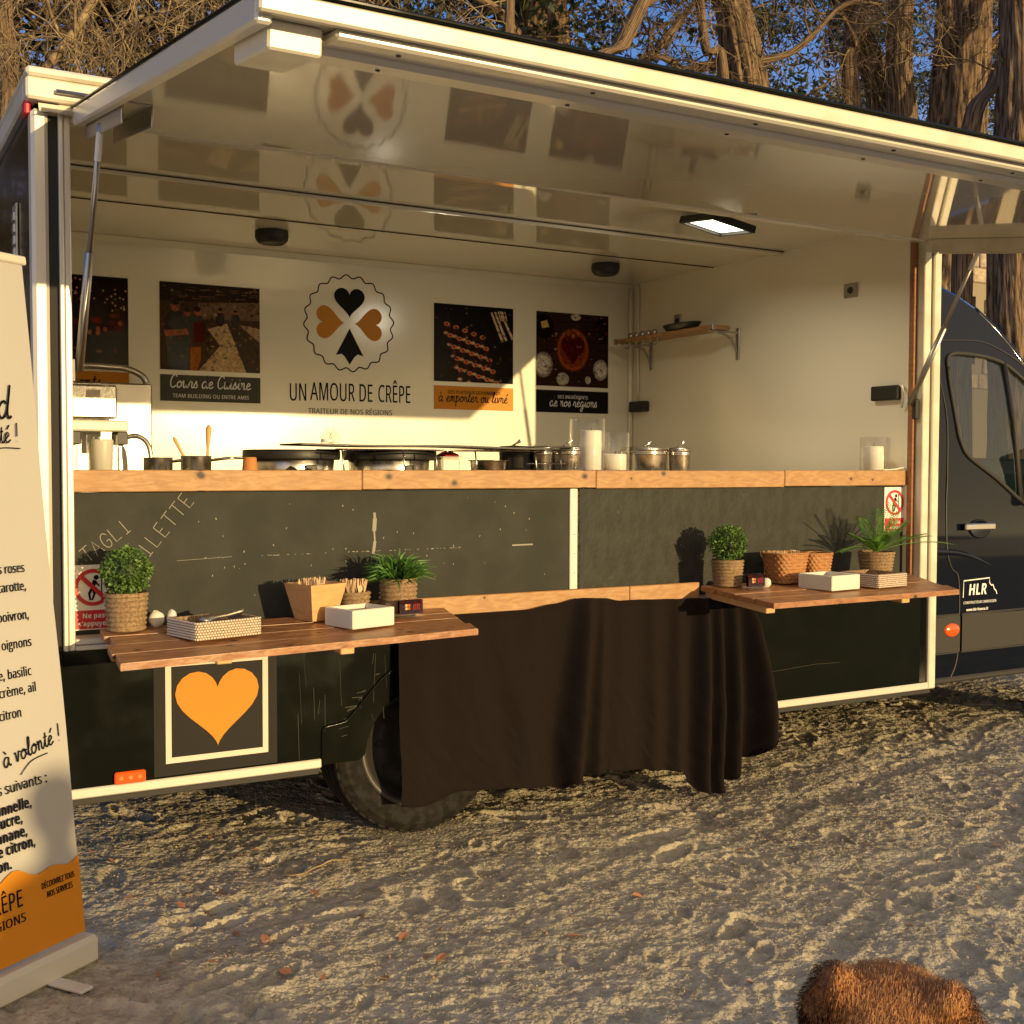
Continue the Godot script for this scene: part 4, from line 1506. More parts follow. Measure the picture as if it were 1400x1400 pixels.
func cab() -> void:
	var rooft := [[4.235, 2.47], [4.50, 2.46], [4.625, 2.435], [4.68, 2.415], [4.76, 2.384], [4.871, 2.326], [5.012, 2.206], [5.161, 2.035], [5.40, 1.74], [5.62, 1.44]]
	var hood := [[5.62, 1.44], [5.80, 1.30], [6.15, 1.20], [6.32, 1.10], [6.40, .85], [6.42, .55], [6.36, .34]]
	var wtop := [[4.518, 1.99], [4.528, 2.035], [4.579, 2.068], [4.70, 2.072], [4.831, 2.064], [4.93, 2.047], [5.002, 2.023], [5.08, 1.975], [5.160, 1.914], [5.30, 1.76], [5.42, 1.58]]
	var wbot := [[5.42, 1.30], [5.20, 1.215], [4.989, 1.261], [4.782, 1.393], [4.628, 1.479], [4.575, 1.512], [4.541, 1.549], [4.522, 1.60], [4.513, 1.646], [4.506, 1.882]]
	wbot[1] = [5.15, 1.21]
	var win := P2(wtop + wbot)
	# side skin in two pieces around the window (above/below a cut through it)
	for far in [false, true]:
		var outer: PackedVector2Array = P2([[4.235, .34]] + rooft + hood.slice(1) + [[6.30, .34]])
		var arch := PackedVector2Array()
		for i in 25: arch.append(Vector2(5.72 + cos(TAU * i / 24.0) * .42, .36 + sin(TAU * i / 24.0) * .42))
		var pieces := Geometry2D.clip_polygons(outer, arch)
		var n := 0
		for pc in pieces:
			var upper := Geometry2D.intersect_polygons(pc, P2([[3, 1.7], [8, 1.7], [8, 4], [3, 4]]))
			var lower := Geometry2D.intersect_polygons(pc, P2([[3, 0], [8, 0], [8, 1.7], [3, 1.7]]))
			for u in upper:
				for r in Geometry2D.clip_polygons(u, win):
					cabpanel(r, 0, M.paint, "cab_side", T, far)
			for u in lower:
				for r in Geometry2D.clip_polygons(u, win):
					cabpanel(r, 0, M.paint, "cab_side", T, far)
	# roof, windscreen and bonnet across the cab
	var s := mb(true)
	var prof: Array = rooft + hood.slice(1)
	var sw := func(i0: int, i1: int, called: String, m: Material) -> void:
		var st := mb(true)
		for i in range(i0, i1):
			var pr := []
			for q in [prof[i], prof[i + 1]]:
				var z: float = cz(q[1])
				var row := []
				for e in [[0, 0], [.02, .022], [.07, .045], [.2, .062], [1.19, .085], [2.18, .062], [2.31, .045], [2.36, .022]]:
					var zz: float = z - float(e[0])
					if e[0] > 1.2: zz = -2.5 - z + (2.38 - float(e[0]))
					elif e[0] > 1.0: zz = -1.25
					row.append(Vector3(q[0], q[1] + e[1], zz))
				row.append(Vector3(q[0], q[1], -2.5 - z))
				pr.append(row)
			for k in 8: quad(st, pr[0][k], pr[1][k], pr[1][k + 1], pr[0][k + 1])
		wpart(called, st, m, T)
	sw.call(0, 4, "cab_roof", M.paint)
	sw.call(4, 9, "windscreen", M.autoglass)
	sw.call(9, prof.size() - 1, "bonnet", M.paint)
	# front pillar along the windscreen
	s = mb(true)
	var pl := []
	for q in rooft.slice(5): pl.append(Vector3(q[0], q[1] + .004, cz(q[1]) - .022))
	tube(s, smoothpath(pl, 4), .024, 8)
	wpart("front_pillar", s, M.paint, T)
	# side window: glass, frame, divider
	var g := cabpanel(win, -.006, M.autoglass, "side_window", T)
	cabpanel(win, -.006, M.autoglass, "side_window", T, true)
	s = mb(true)
	var loop := []
	for q in wtop + wbot + [wtop[0]]: loop.append(Vector3(q[0], q[1], cz(q[1]) + .002))
	tube(s, smoothpath(loop, 3), .012, 6)
	wpart("window_seal", s, M.plastic, g)
	s = mb(true)
	tube(s, [Vector3(4.985, 2.04, cz(2.04)), Vector3(4.975, 1.7, cz(1.7)), Vector3(4.965, 1.27, cz(1.27))], .016, 8)
	wpart("divider", s, M.plastic, g)
	# seams
	s = mb(true)
	tube(s, cabline([[4.40, 2.14], [4.555, 2.14], [4.74, 2.150], [4.88, 2.141], [5.03, 2.09], [5.157, 2.018], [5.3, 1.86]], 0, .0), .005, 6)
	tube(s, cabline([[4.42, 2.14], [4.444, 1.762], [4.40, 1.45], [4.371, 1.261], [4.366, 1.033], [4.40, .93], [4.454, .876], [4.465, .675], [4.453, .451], [4.400, .345]], 0, .0), .0055, 6)
	wpart("door_joint", s, M.black, T)
	# crease highlight as a real raised line, handle
	s = mb(true)
	var cr := [[4.25, 1.018], [4.423, 1.008], [4.53, .99], [4.623, .962], [4.75, .92], [4.861, .885], [5.0, .845]]
	var rr := []
	var cl := cabline(cr, 0, -.014)
	for i in cl.size(): rr.append(.026 * (1.0 - .75 * i / cl.size()))
	tube(s, cl, rr, 10)
	wpart("crease", s, M.paint, T)
	s = mb()
	cbox(s, Vector3(4.594, 1.143, -.042), Vector3(.235, .036, .02), .008)
	var h := wpart("door_handle", s, M.satin, T)
	s = mb(true)
	lathe(s, Transform3D(Basis(Vector3.RIGHT, PI / 2).scaled(Vector3(1.0, .6, 1)), Vector3(4.62, 1.13, -.059)), [Vector2(.085, -.004), Vector2(.08, .002), Vector2(.07, -.001), Vector2(0, -.004)], 24)
	wpart("handle_recess", s, M.paint, h)
	# plastic cladding and sill
	var clad := cabpanel(P2([[4.235, .681], [4.459, .676], [4.459, .489], [4.235, .493]]), .014, M.plastic, "side_cladding", T)
	cabpanel(P2([[4.474, .676], [4.99, .682], [5.22, .684], [5.22, .62], [5.1, .505], [4.97, .492], [4.474, .489]]), .014, M.plastic, "side_cladding", T)
	s = mb()
	for q in [[4.235, 4.459], [4.474, 5.2]]:
		lbox(s, q[0], q[1], .672, .690, -.072, -.046, .006)
		lbox(s, q[0], q[1], .480, .490, -.072, -.048, .004)
	wpart("cladding_edge", s, M.plastic, T)
	s = mb()
	lbox(s, 4.235, 5.3, .325, .36, -.14, -.052, .012)
	wpart("sill", s, M.plastic, T)
	s = mb(true)
	lathe(s, Transform3D(Basis(Vector3.RIGHT, PI / 2).scaled(Vector3(1, .62, 1)), Vector3(4.395, .606, -.046)), [Vector2(.058, -.004), Vector2(.056, .004), Vector2(.048, .009), Vector2(0, .011)], 24)
	wpart("side_marker", s, M.lens, T)
	# door decal
	s = mb(true)
	var xf := Transform3D(Basis(), Vector3(0, 0, -.0585))
	ribbon(s, [Vector2(4.494, .770), Vector2(4.497, .858), Vector2(4.70, .866), Vector2(4.70, .84)], .006, xf)
	ribbon(s, smoothpath([Vector2(4.70, .84), Vector2(4.715, .826), Vector2(4.728, .827), Vector2(4.738, .806), Vector2(4.752, .795), Vector2(4.76, .776)], 4), .006, xf)
	var lg := wpart("door_logo", s, M.paper, T)
	txt("HLR", Vector3(4.605, .808, -.058), .058, M.paper, lg, {"weight": 700, "sx": .95, "basis": Basis(Vector3(1, 0, 0), Vector3(.12, 1, 0), Vector3(0, 0, 1))})
	txt("CONSTRUCTEUR CARROSSIER", Vector3(4.625, .741, -.058), .0135, M.paper, lg, {"sx": 1.05})
	txt("www.hlr-france.fr", Vector3(4.605, .703, -.058), .0145, M.paper, lg, {"weight": 600})
	# inside: seats, dashboard, floor
	for zz in [-.62, -1.55]:
		s = mb()
		cbox(s, Vector3(4.62, 1.12, zz), Vector3(.18, .80, .50), .07, Basis(Vector3.BACK, .12))
		cbox(s, Vector3(4.86, .78, zz), Vector3(.52, .18, .50), .06)
		cbox(s, Vector3(4.57, 1.62, zz), Vector3(.11, .20, .27), .045, Basis(Vector3.BACK, .10))
		wpart("seat", s, M.rubber, T)
	s = mb()
	lbox(s, 5.25, 5.75, .8, 1.25, -2.35, -.15, .08)
	lbox(s, 4.24, 5.6, .36, .5, -2.4, -.1, .02)
	wpart("dashboard", s, M.rubber, T)
	wheel(T, Vector3(5.72, .363, -.19), 1.0)
	wheel(T, Vector3(5.72, .363, -2.30), -1.0)
	s = mb()
	lbox(s, 5.25, 5.31, 1.28, 1.62, .02, .22, .03)
	lbox(s, 5.27, 5.31, 1.36, 1.42, -.10, .03, .01)
	wpart("wing_mirror", s, M.plastic, T)

# ---------------------------------------------------------------- painted prints
func pe(im: Image, cx: float, cy: float, rx: float, ry: float, c: Color, soft := 0.15) -> void:
	for y in range(maxi(0, int(cy - ry - 1)), mini(im.get_height(), int(cy + ry + 2))):
		for x in range(maxi(0, int(cx - rx - 1)), mini(im.get_width(), int(cx + rx + 2))):
			var d := Vector2((x + .5 - cx) / rx, (y + .5 - cy) / ry).length()
			if d < 1.0:
				var a: float = c.a * clampf((1.0 - d) / maxf(soft, .01), 0, 1)
				im.set_pixel(x, y, im.get_pixel(x, y).lerp(Color(c.r, c.g, c.b), a))

func pp(im: Image, pts: Array, c: Color) -> void:
	var p := PackedVector2Array()
	var lo := Vector2.INF
	var hi := -Vector2.INF
	for q in pts:
		p.append(Vector2(q[0], q[1]))
		lo = lo.min(Vector2(q[0], q[1]))
		hi = hi.max(Vector2(q[0], q[1]))
	for y in range(maxi(0, int(lo.y)), mini(im.get_height(), int(hi.y) + 1)):
		for x in range(maxi(0, int(lo.x)), mini(im.get_width(), int(hi.x) + 1)):
			if Geometry2D.is_point_in_polygon(Vector2(x + .5, y + .5), p):
				im.set_pixel(x, y, im.get_pixel(x, y).lerp(Color(c.r, c.g, c.b), c.a))

func print_mat(im: Image) -> StandardMaterial3D:
	var n := FastNoiseLite.new()
	n.seed = 4
	n.frequency = .06
	if im.get_width() > 200:   # the soft detail of a printed photograph
		for i in 240: pe(im, rv(0, 320), rv(0, 272), rv(2, 9), rv(2, 7), im.get_pixel(rng.randi() % 320, rng.randi() % 272) * Color(1.1, 1.1, 1.1, .5), .5)
		im.resize(128, 109, Image.INTERPOLATE_LANCZOS)
		im.resize(320, 272, Image.INTERPOLATE_CUBIC)
	for y in im.get_height():
		for x in im.get_width():
			var k: float = 1.0 + n.get_noise_2d(x, y) * .25 + rv(-.05, .05)
			var c := im.get_pixel(x, y)
			im.set_pixel(x, y, Color(clampf(c.r * k, 0, 1), clampf(c.g * k, 0, 1), clampf(c.b * k, 0, 1)))
	var m := mat(Color.WHITE, 0.3, 0.0, 0.15)
	m.albedo_texture = ImageTexture.create_from_image(im)
	return m

func blank(c: Color) -> Image:
	var im := Image.create(320, 272, false, Image.FORMAT_RGB8)
	im.fill(c)
	return im

func poster(label: String, x: float, pic: Image, band: Material, big: String, xh: float, bx: float, small: String, bigmat: Material, smallmat: Material, by: float, sy: float) -> void:
	var t := thing("poster", label, "poster", Vector3(x + .2825, 1.81, ZB), "posters on the kitchen back wall")
	plate("photograph", x, x + .565, 1.985, 2.468, ZB + .001, print_mat(pic), t)
	plate("caption_band", x, x + .567, 1.812, 1.958, ZB + .001, band, t)
	pen(big, Vector3(x + bx, by, ZB + .0058), xh, xh * .17, bigmat, t)
	txt(small, Vector3(x + .283, sy, ZB + .0055), .021, smallmat, t, {"weight": 300})

func posters() -> void:
	# evening party under strings of bulbs
	var im := blank(Color(.10, .05, .03))
	for i in 60: pe(im, rv(0, 320), rv(10, 110), 4, 4, Color(1.0, .8, .5, .9), .6)
	for i in 26: pe(im, rv(0, 320), rv(110, 170), rv(8, 20), rv(8, 22), Color(rv(.2, .6), rv(.12, .25), .08, .6), .6)
	for i in 12: pe(im, rv(0, 320), rv(150, 250), rv(16, 36), rv(26, 50), Color(.04, .03, .03, .95), .3)
	for i in 14: pe(im, rv(0, 320), rv(135, 175), 8, 10, Color(.75, .42, .28, .8), .4)
	for i in 9: pe(im, rv(0, 320), rv(180, 240), rv(14, 34), rv(3, 6), Color(.65, .45, .3, .8), .5)
	poster("evening party poster with strings of warm bulbs, half hidden at the left edge", .172, im, M.orange, "événements", .040, .09, "", M.ink, M.ink, 1.87, 1.84)
	# cooking lesson
	im = blank(Color(.28, .20, .14))
	pp(im, [[0, 0], [320, 0], [320, 45], [0, 60]], Color(.18, .13, .09))
	for i in 26: pe(im, rv(20, 310), rv(10, 48), rv(10, 30), 2, Color(.55, .42, .28, .6), .5)
	pp(im, [[120, 60], [320, 45], [320, 105], [120, 110]], Color(.45, .36, .27))
	pp(im, [[150, 140], [212, 118], [275, 272], [120, 272], [190, 190]], Color(.74, .62, .46))
	pp(im, [[212, 118], [250, 125], [320, 200], [320, 272], [275, 272]], Color(.22, .17, .13))
	pp(im, [[250, 120], [320, 130], [320, 175]], Color(.66, .55, .42))
	for q in [[48, 72, 17, 22], [85, 92, 12, 15], [118, 88, 12, 15], [190, 80, 7, 9], [240, 82, 7, 9]]:
		pe(im, q[0], q[1] + q[3] * 3.0, q[2] * 2.1, q[3] * 2.6, Color(.05, .04, .04), .15)
		pe(im, q[0], q[1], q[2], q[3], Color(.62, .36, .24), .3)
		pe(im, q[0], q[1] - q[3] * .55, q[2] * 1.05, q[3] * .55, Color(.07, .05, .04), .25)
	pp(im, [[15, 110], [88, 105], [95, 272], [22, 272]], Color(.045, .04, .045))
	pp(im, [[12, 150], [85, 142], [92, 160], [18, 170]], Color(.60, .36, .24))
	pp(im, [[100, 120], [140, 115], [140, 180], [108, 185]], Color(.30, .07, .05))
	pp(im, [[95, 200], [128, 195], [128, 235], [115, 272], [92, 272]], Color(.62, .36, .14))
	for i in 30: pe(im, rv(150, 260), rv(115, 235), rv(3, 9), rv(2, 4), Color(rv(.15, .85), rv(.15, .7), rv(.1, .5), .8), .4)
	poster("cooking lesson poster with a cook in black and an olive grey caption", .906, im, M.inkgrey, "Cours de Cuisine", .0365, .05, "TEAM BUILDING OU ENTRE AMIS", M.paper, M.paper, 1.888, 1.842)
	# canapes on slate
	im = blank(Color(.055, .045, .04))
	for i in 5:
		for j in 5:
			var x := 70.0 + i * 36 + j * 14 - 20
			var y := 70.0 + j * 40 + i * 10
			pe(im, x, y + 14, 13, 20, Color(.20, .08, .05), .3)
			pe(im, x, y, 14, 9, Color(.80, .55, .38), .3)
			pe(im, x, y, 8, 5, Color(.62, .10, .07), .4)
			pe(im, x - 4, y + 32, 12, 7, Color(.78, .62, .48), .4)
	for q in [[225, 20, 275, 120], [240, 18, 290, 115], [262, 14, 318, 110]]:
		pp(im, [[q[0], q[1]], [q[0] + 8, q[1] - 3], [q[2] + 6, q[3]], [q[2] - 4, q[3] + 4]], Color(.80, .70, .56))
	for k in 4: pp(im, [[255 + k * 9, 14], [260 + k * 9, 12], [272 + k * 8, 46], [266 + k * 8, 48]], Color(.80, .70, .56))
	poster("dark canape poster with an orange caption band", 2.582, im, M.orange, "à emporter ou livré", .034, .028, "DES PLATEAUX GOURMANDS", M.ink, M.ink, 1.86, 1.92)
	# ingredients round a heart tart
	im = blank(Color(.20, .12, .075))
	for i in 8: pp(im, [[0, i * 36], [320, i * 36 - 14], [320, i * 36 - 11], [0, i * 36 + 3]], Color(.12, .07, .04))
	for q in [[160, 135, 74, 84, .62, .30, .10], [160, 135, 62, 70, .50, .20, .06], [30, 195, 44, 50, .55, .50, .44], [30, 195, 34, 38, .78, .74, .66], [285, 205, 36, 42, .62, .60, .55], [285, 205, 28, 32, .80, .76, .70], [115, 245, 30, 26, .66, .62, .56], [30, 55, 46, 48, .07, .05, .03], [290, 60, 40, 50, .10, .06, .04], [228, 245, 14, 16, .7, .66, .58]]:
		pe(im, q[0], q[1], q[2], q[3], Color(q[4], q[5], q[6]), .12)
	pp(im, [[18, 38], [46, 30], [56, 56], [24, 62]], Color(.80, .68, .36))
	for q in [[136, 115, 30], [184, 115, 30]]: pe(im, q[0], q[1], q[2], q[2], Color(.28, .04, .04), .15)
	pp(im, [[108, 125], [212, 125], [160, 190]], Color(.28, .04, .04))
	for i in 30: pe(im, rv(112, 208), rv(95, 165), 5, 5, Color(rv(.3, .5), .05, .05, .8), .3)
	for i in 14: pe(im, rv(260, 316), rv(20, 110), 9, 9, Color(rv(.15, .3), .10, .05), .3)
	pe(im, 172, 12, 26, 16, Color(.80, .76, .68), .3)
	poster("ingredients poster with a heart tart and a black caption band", 3.322, im, M.ink, "de nos régions", .034, .10, "DES INGRÉDIENTS", M.paper, M.paper, 1.853, 1.915)

# ---------------------------------------------------------------- on the counter
func lath(called: String, prof: Array, m: Material, parent: Node3D, n := 28, at := Vector3.ZERO, smooth := true) -> MeshInstance3D:
	var s := mb(smooth)
	var p := []
	for i in prof.size():   # support loops keep the edges crisp
		var q := Vector2(prof[i][0], prof[i][1])
		if i > 0 and i < prof.size() - 1:
			var a := Vector2(prof[i - 1][0], prof[i - 1][1])
			var b := Vector2(prof[i + 1][0], prof[i + 1][1])
			if absf((q - a).angle_to(b - q)) > .6:
				p.append(q.move_toward(a, minf(.0012, q.distance_to(a) * .3)))
				p.append(q.move_toward(b, minf(.0012, q.distance_to(b) * .3)))
				continue
		p.append(q)
	lathe(s, Transform3D(Basis(), at), p, n)
	return part(called, s, m, parent)

func candle(label: String, x: float, r: float, h: float, cr: float, ch: float, dx: float, lit := false) -> void:
	var t := thing("candle_lantern", label, "candle", Vector3(x, 1.4325, -.2), "candles in glass cylinders on the counter")
	lath("glass_cylinder", [[r - .004, .006], [r - .004, h], [r - .002, h + .002], [r, h], [r, .002], [r - .002, 0], [0, 0]], M.glass, t, 36)
	var c := lath("candle", [[0, .0065], [cr, .0065], [cr, ch - .004], [cr - .004, ch], [cr * .5, ch - .004], [0, ch - .006]], M.wax, t, 28)
	c.position.x = dx
	var s := mb(true)
	tube(s, [Vector3(0, ch - .006, 0), Vector3(.002, ch + .012, 0)], .0016, 5)
	part("wick", s, M.ink, c)

func pot(label: String, x: float, z: float, r: float, y1: float, ladle: float, dark := false) -> void:
	var t := thing("steel_pot", label, "pot", Vector3(x, 1.4055, z), "steel pots beside the tall candle")
	var h := y1 - 1.4055
	lath("body", [[0, 0], [r * .93, 0], [r * .96, .006], [r, h * .8], [r * 1.02, h * .82], [r * 1.02, h * .86], [r, h * .88], [r, h - .006], [r + .012, h - .003], [r + .013, h], [r, h + .001], [r - .003, h - .004], [r * .93, .01], [0, .008]], M.steel if not dark else M.darkmetal, t, 32)
	lath("lid", [[0, h + .0035], [r * .92, h + .0035], [r + .008, h + .002], [r + .008, h + .006], [r * .9, h + .012], [0, h + .016]], M.steel if not dark else M.darkmetal, t, 28)
	if ladle > 0:
		var s := mb(true)
		tube(s, [Vector3(-r * .2, h + .012, 0), Vector3(r * .1, h + .012 + ladle * .6, .01), Vector3(r * .3 * signf(ladle), h + .012 + ladle, .015)], [.004, .0045, .009], 8)
		part("ladle", s, M.steel, t)

func counter_things() -> void:
	candle("tall pillar candle in a tall glass cylinder beside the steel pots", 2.216, .0765, .230, .046, .180, .019)
	candle("short wide candle in a low glass cylinder right of the tall candle", 2.364, .063, .175, .051, .078, .0)
	candle("candle in a glass cylinder alone at the counter's right end", 3.980, .078, .176, .050, .130, -.010)
	var i := 0
	for q in [["leftmost dark steel pot next to the black rack", 2.077, -.6, .072, 1.535, .025, true], ["second steel pot from the left, narrow", 2.205, -.58, .056, 1.535, .0, false], ["steel pot just left behind the tall candle, holding a bright ladle", 2.366, -.62, .098, 1.535, .03, false],
			["wide steel pot right of the low candle", 2.815, -.6, .112, 1.538, .025, false], ["rightmost narrow steel pot", 2.985, -.54, .056, 1.536, .03, false]]:
		pot(q[0], q[1], q[2], q[3], q[4], q[5], q[6])
	# shallow pan left of the pots
	var t := thing("shallow_pan", "shallow steel pan on the worktop under the black rack's right end", "pan", Vector3(1.884, 1.4055, -.5))
	lath("pan", [[0, 0], [.078, 0], [.082, .07], [.094, .073], [.094, .076], [.080, .076], [.076, .01], [0, .008]], M.steel, t)
	# saucepans
	for q in [["low steel saucepan left, by the tap", .453, .056, .079, 0], ["taller steel saucepan holding two wooden spoons", .603, .060, .086, 1]]:
		t = thing("saucepan", q[0], "saucepan", Vector3(q[1], 1.4055, -.6), "saucepans at the counter's left")
		lath("body", [[0, 0], [q[2], 0], [q[2], q[3] - .003], [q[2] + .004, q[3]], [q[2] - .001, q[3]], [q[2] - .003, .006], [0, .004]], M.steel, t, 32)
		var s := mb(true)
		tube(s, [Vector3(q[2] * .98, q[3] * .8, 0), Vector3(q[2] + .06, q[3] * .9, .02), Vector3(q[2] + .12, q[3] * .92, .04)], .006, 8)
		part("handle", s, M.steel, t)
	for q in [["thin wooden spoon leaning left in the saucepan", Vector3(.59, 1.42, -.6), Vector3(.514, 1.566, -.6), .008], ["broad wooden spatula upright in the saucepan", Vector3(.640, 1.42, -.58), Vector3(.656, 1.617, -.6), .013]]:
		t = thing("wooden_spoon", q[0], "spoon", q[1])
		var s := mb(true)
		var d: Vector3 = q[2] - q[1]
		tube(s, [Vector3.ZERO, d * .5, d * .75, d * .93, d], [.005, .006, q[3] * .8, q[3], .003], 8)
		part("spoon", s, M.bamboo, t)
	t = thing("terracotta_pot", "small orange terracotta pot upside down on a glass dish", "pot", Vector3(.793, 1.4055, -.5))
	lath("pot", [[.034, .012], [.034, .028], [.031, .03], [.026, .080], [.020, .082], [0, .082]], M.terra, t, 24)
	lath("dish", [[0, 0], [.04, 0], [.046, .011], [.042, .0115], [0, .008]], M.glass, t, 24)
	# crepe griddles
	i = 0
	for q in [["left round crepe griddle with a black cast plate", 1.03, "griddles on the worktop"], ["right round crepe griddle with a black cast plate", 1.48, ""]]:
		t = thing("crepe_griddle", q[0], "griddle", Vector3(q[1], 1.4055, -.68), "crepe griddles on the worktop")
		lath("base", [[0, 0], [.17, 0], [.175, .006], [.18, .072], [0, .072]], M.steel, t, 40)
		lath("plate", [[0, .0725], [.20, .0725], [.205, .078], [.205, .112], [.198, .115], [0, .116]], M.black, t, 48)
		var s := mb()
		cbox(s, Vector3(.02, .036, .182), Vector3(.05, .03, .012), .006)
		part("dial", s, M.black, t)
	# wire rack with a black tray on top
	t = thing("wire_rack", "long wire rack with a thin black tray spanning the griddles", "rack", Vector3(1.58, 1.4055, -.45))
	var s := mb(true)
	for x in [-.44, -.17, -.02, .17, .47, .60]:
		for z in [-.12, .10]:
			tube(s, [Vector3(x, 0, z), Vector3(x - .012, .118, z)], .0035, 6)
	for z in [-.12, .10]: tube(s, [Vector3(-.48, .116, z), Vector3(.62, .116, z)], .003, 6)
	tube(s, [Vector3(.42, .06, .10), Vector3(.62, .06, .10)], .003, 6)
	part("wires", s, M.steel, t)
	s = mb()
	var pl := smoothpath([Vector2(-.63, .131), Vector2(-.3, .127), Vector2(.05, .130), Vector2(.4, .122), Vector2(.63, .126)], 6)
	for k in pl.size() - 1:
		var a: Vector2 = pl[k]
		var b: Vector2 = pl[k + 1]
		for e in [[.007, 1.0], [-.0, -1.0]]: quad(s, Vector3(a.x, a.y + e[0], -.15), Vector3(b.x, b.y + e[0], -.15), Vector3(b.x, b.y + e[0], .13), Vector3(a.x, a.y + e[0], .13))
		for z in [-.15, .13]: quad(s, Vector3(a.x, a.y, z), Vector3(a.x, a.y + .007, z), Vector3(b.x, b.y + .007, z), Vector3(b.x, b.y, z))
	part("tray", s, M.black, t)
	# bottles on the tray
	for q in [["left clear glass bottle on the black tray", 1.094, .0], ["right clear glass bottle on the black tray", 1.140, -.035]]:
		t = thing("glass_bottle", q[0], "bottle", Vector3(q[1], 1.5425, -.43 + q[2]), "pair of small bottles")
		lath("bottle", [[0, 0], [.023, 0], [.024, .004], [.024, .026], [.017, .044], [.0085, .052], [.008, .062], [.0095, .063], [.0095, .066], [.007, .066], [.007, .050], [.015, .043], [.0225, .025], [.022, .004], [0, .003]], M.glass, t, 20)
		lath("label", [[.0243, .008], [.0243, .02]], M.paper, t, 20)
	t = thing("white_tub", "small white tub with a red checked cloth right of the griddles", "tub", Vector3(1.726, 1.4055, -.6))
	s = mb()
	cbox(s, Vector3(0, .043, 0), Vector3(.095, .086, .09), .01)
	cbox(s, Vector3(0, .089, 0), Vector3(.112, .006, .105), .003)
	part("tub", s, M.white, t)
	s = mb(true)
	for k in 5: tube(s, [Vector3(-.03 + k * .012, .093, -.03), Vector3(-.02 + k * .012, .106 + .004 * (k % 2), 0), Vector3(-.01 + k * .013, .094, .03)], .007, 6)
	part("cloth", s, M.red, t)
	# folded grey cloth under the left griddle edge
	t = thing("kitchen_towel", "crumpled grey towel lying before the left griddle", "towel", Vector3(.98, 1.4055, -.48))
	s = mb(true)
	var prev := []
	for k in 15:
		var row := []
		for j in 7:
			var x := -.12 + k * .018
			var z := -.02 + j * .012
			row.append(Vector3(x, maxf(.002, .036 * exp(-pow(x / .09, 2)) * (1 + .4 * sin(k * 1.3 + j * .5)) * sin(PI * j / 6.0) + .003), z))
		if prev:
			for j in 6: quad(s, prev[j], prev[j + 1], row[j + 1], row[j])
		prev = row
	part("towel", s, M.satin, t)

# ---------------------------------------------------------------- sink corner at the left
func sink_corner() -> void:
	var t := thing("steel_cabinet", "stainless steel splash cabinet with a bent tube rail in the left corner", "cabinet", Vector3(.58, 1.40, -2.4))
	var s := mb()
	lbox(s, .30, .818, 1.4005, 1.888, -2.49, -2.30, .008)
	wpart("body", s, M.satin, t)
	s = mb(true)
	tube(s, smoothpath([Vector3(.30, 1.975, -2.32), Vector3(.60, 1.972, -2.32), Vector3(.70, 1.962, -2.32), Vector3(.77, 1.93, -2.32), Vector3(.795, 1.889, -2.32)], 6), .017, 10)
	wpart("tube_rail", s, M.satin, t)
	t = thing("towel_dispenser", "shiny steel towel dispenser above the white dispensing unit", "dispenser", Vector3(.50, 1.694, -2.25))
	s = mb()
	lbox(s, .35, .615, 1.694, 1.867, -2.299, -2.18, .010)
	wpart("body", s, M.steel, t)
	s = mb()
	lbox(s, .46, .53, 1.80, 1.84, -2.1797, -2.178, .001)
	wpart("sticker", s, M.whitewick, t)
	t = thing("drink_dispenser", "white box dispenser with black feet and a clear jug beneath", "dispenser", Vector3(.49, 1.40, -2.0))
	s = mb()
	lbox(s, .34, .618, 1.622, 1.676, -2.10, -1.93, .008)
	wpart("top_box", s, M.white, t)
	for x in [.34, .564]:
		s = mb()
		lbox(s, x, x + .053, 1.556, 1.6215, -2.09, -1.94, .004)
		wpart("foot", s, M.black, t)
		s = mb()
		lbox(s, x + .02, x + .035, 1.4005, 1.5555, -2.05, -2.0, .003)
		wpart("leg", s, M.steel, t)
	t = thing("clear_jug", "clear jug with a white cup inside under the dispenser", "jug", Vector3(.485, 1.4005, -1.90))
	lath("jug", [[.066, .003], [.072, .20], [.074, .205], [.075, .20], [.069, .0], [0, 0]], M.glass, t, 28)
	lath("cup", [[0, .004], [.046, .004], [.052, .175], [.048, .18], [0, .178]], M.white, t, 28)
	t = thing("tap", "bent chrome tap right of the white dispenser", "tap", Vector3(.75, 1.40, -2.05))
	s = mb(true)
	tube(s, smoothpath([Vector3(.752, 1.4005, -2.05), Vector3(.752, 1.50, -2.05), Vector3(.735, 1.57, -2.06), Vector3(.69, 1.603, -2.07), Vector3(.64, 1.598, -2.08)], 6), .013, 12)
	wpart("spout", s, M.steel, t)
	s = mb(true)
	lathe(s, Transform3D(Basis(), Vector3(.752, 1.4005, -2.05)), [Vector2(.03, 0), Vector2(.028, .012), Vector2(.016, .02)], 16)
	wpart("base", s, M.steel, t)

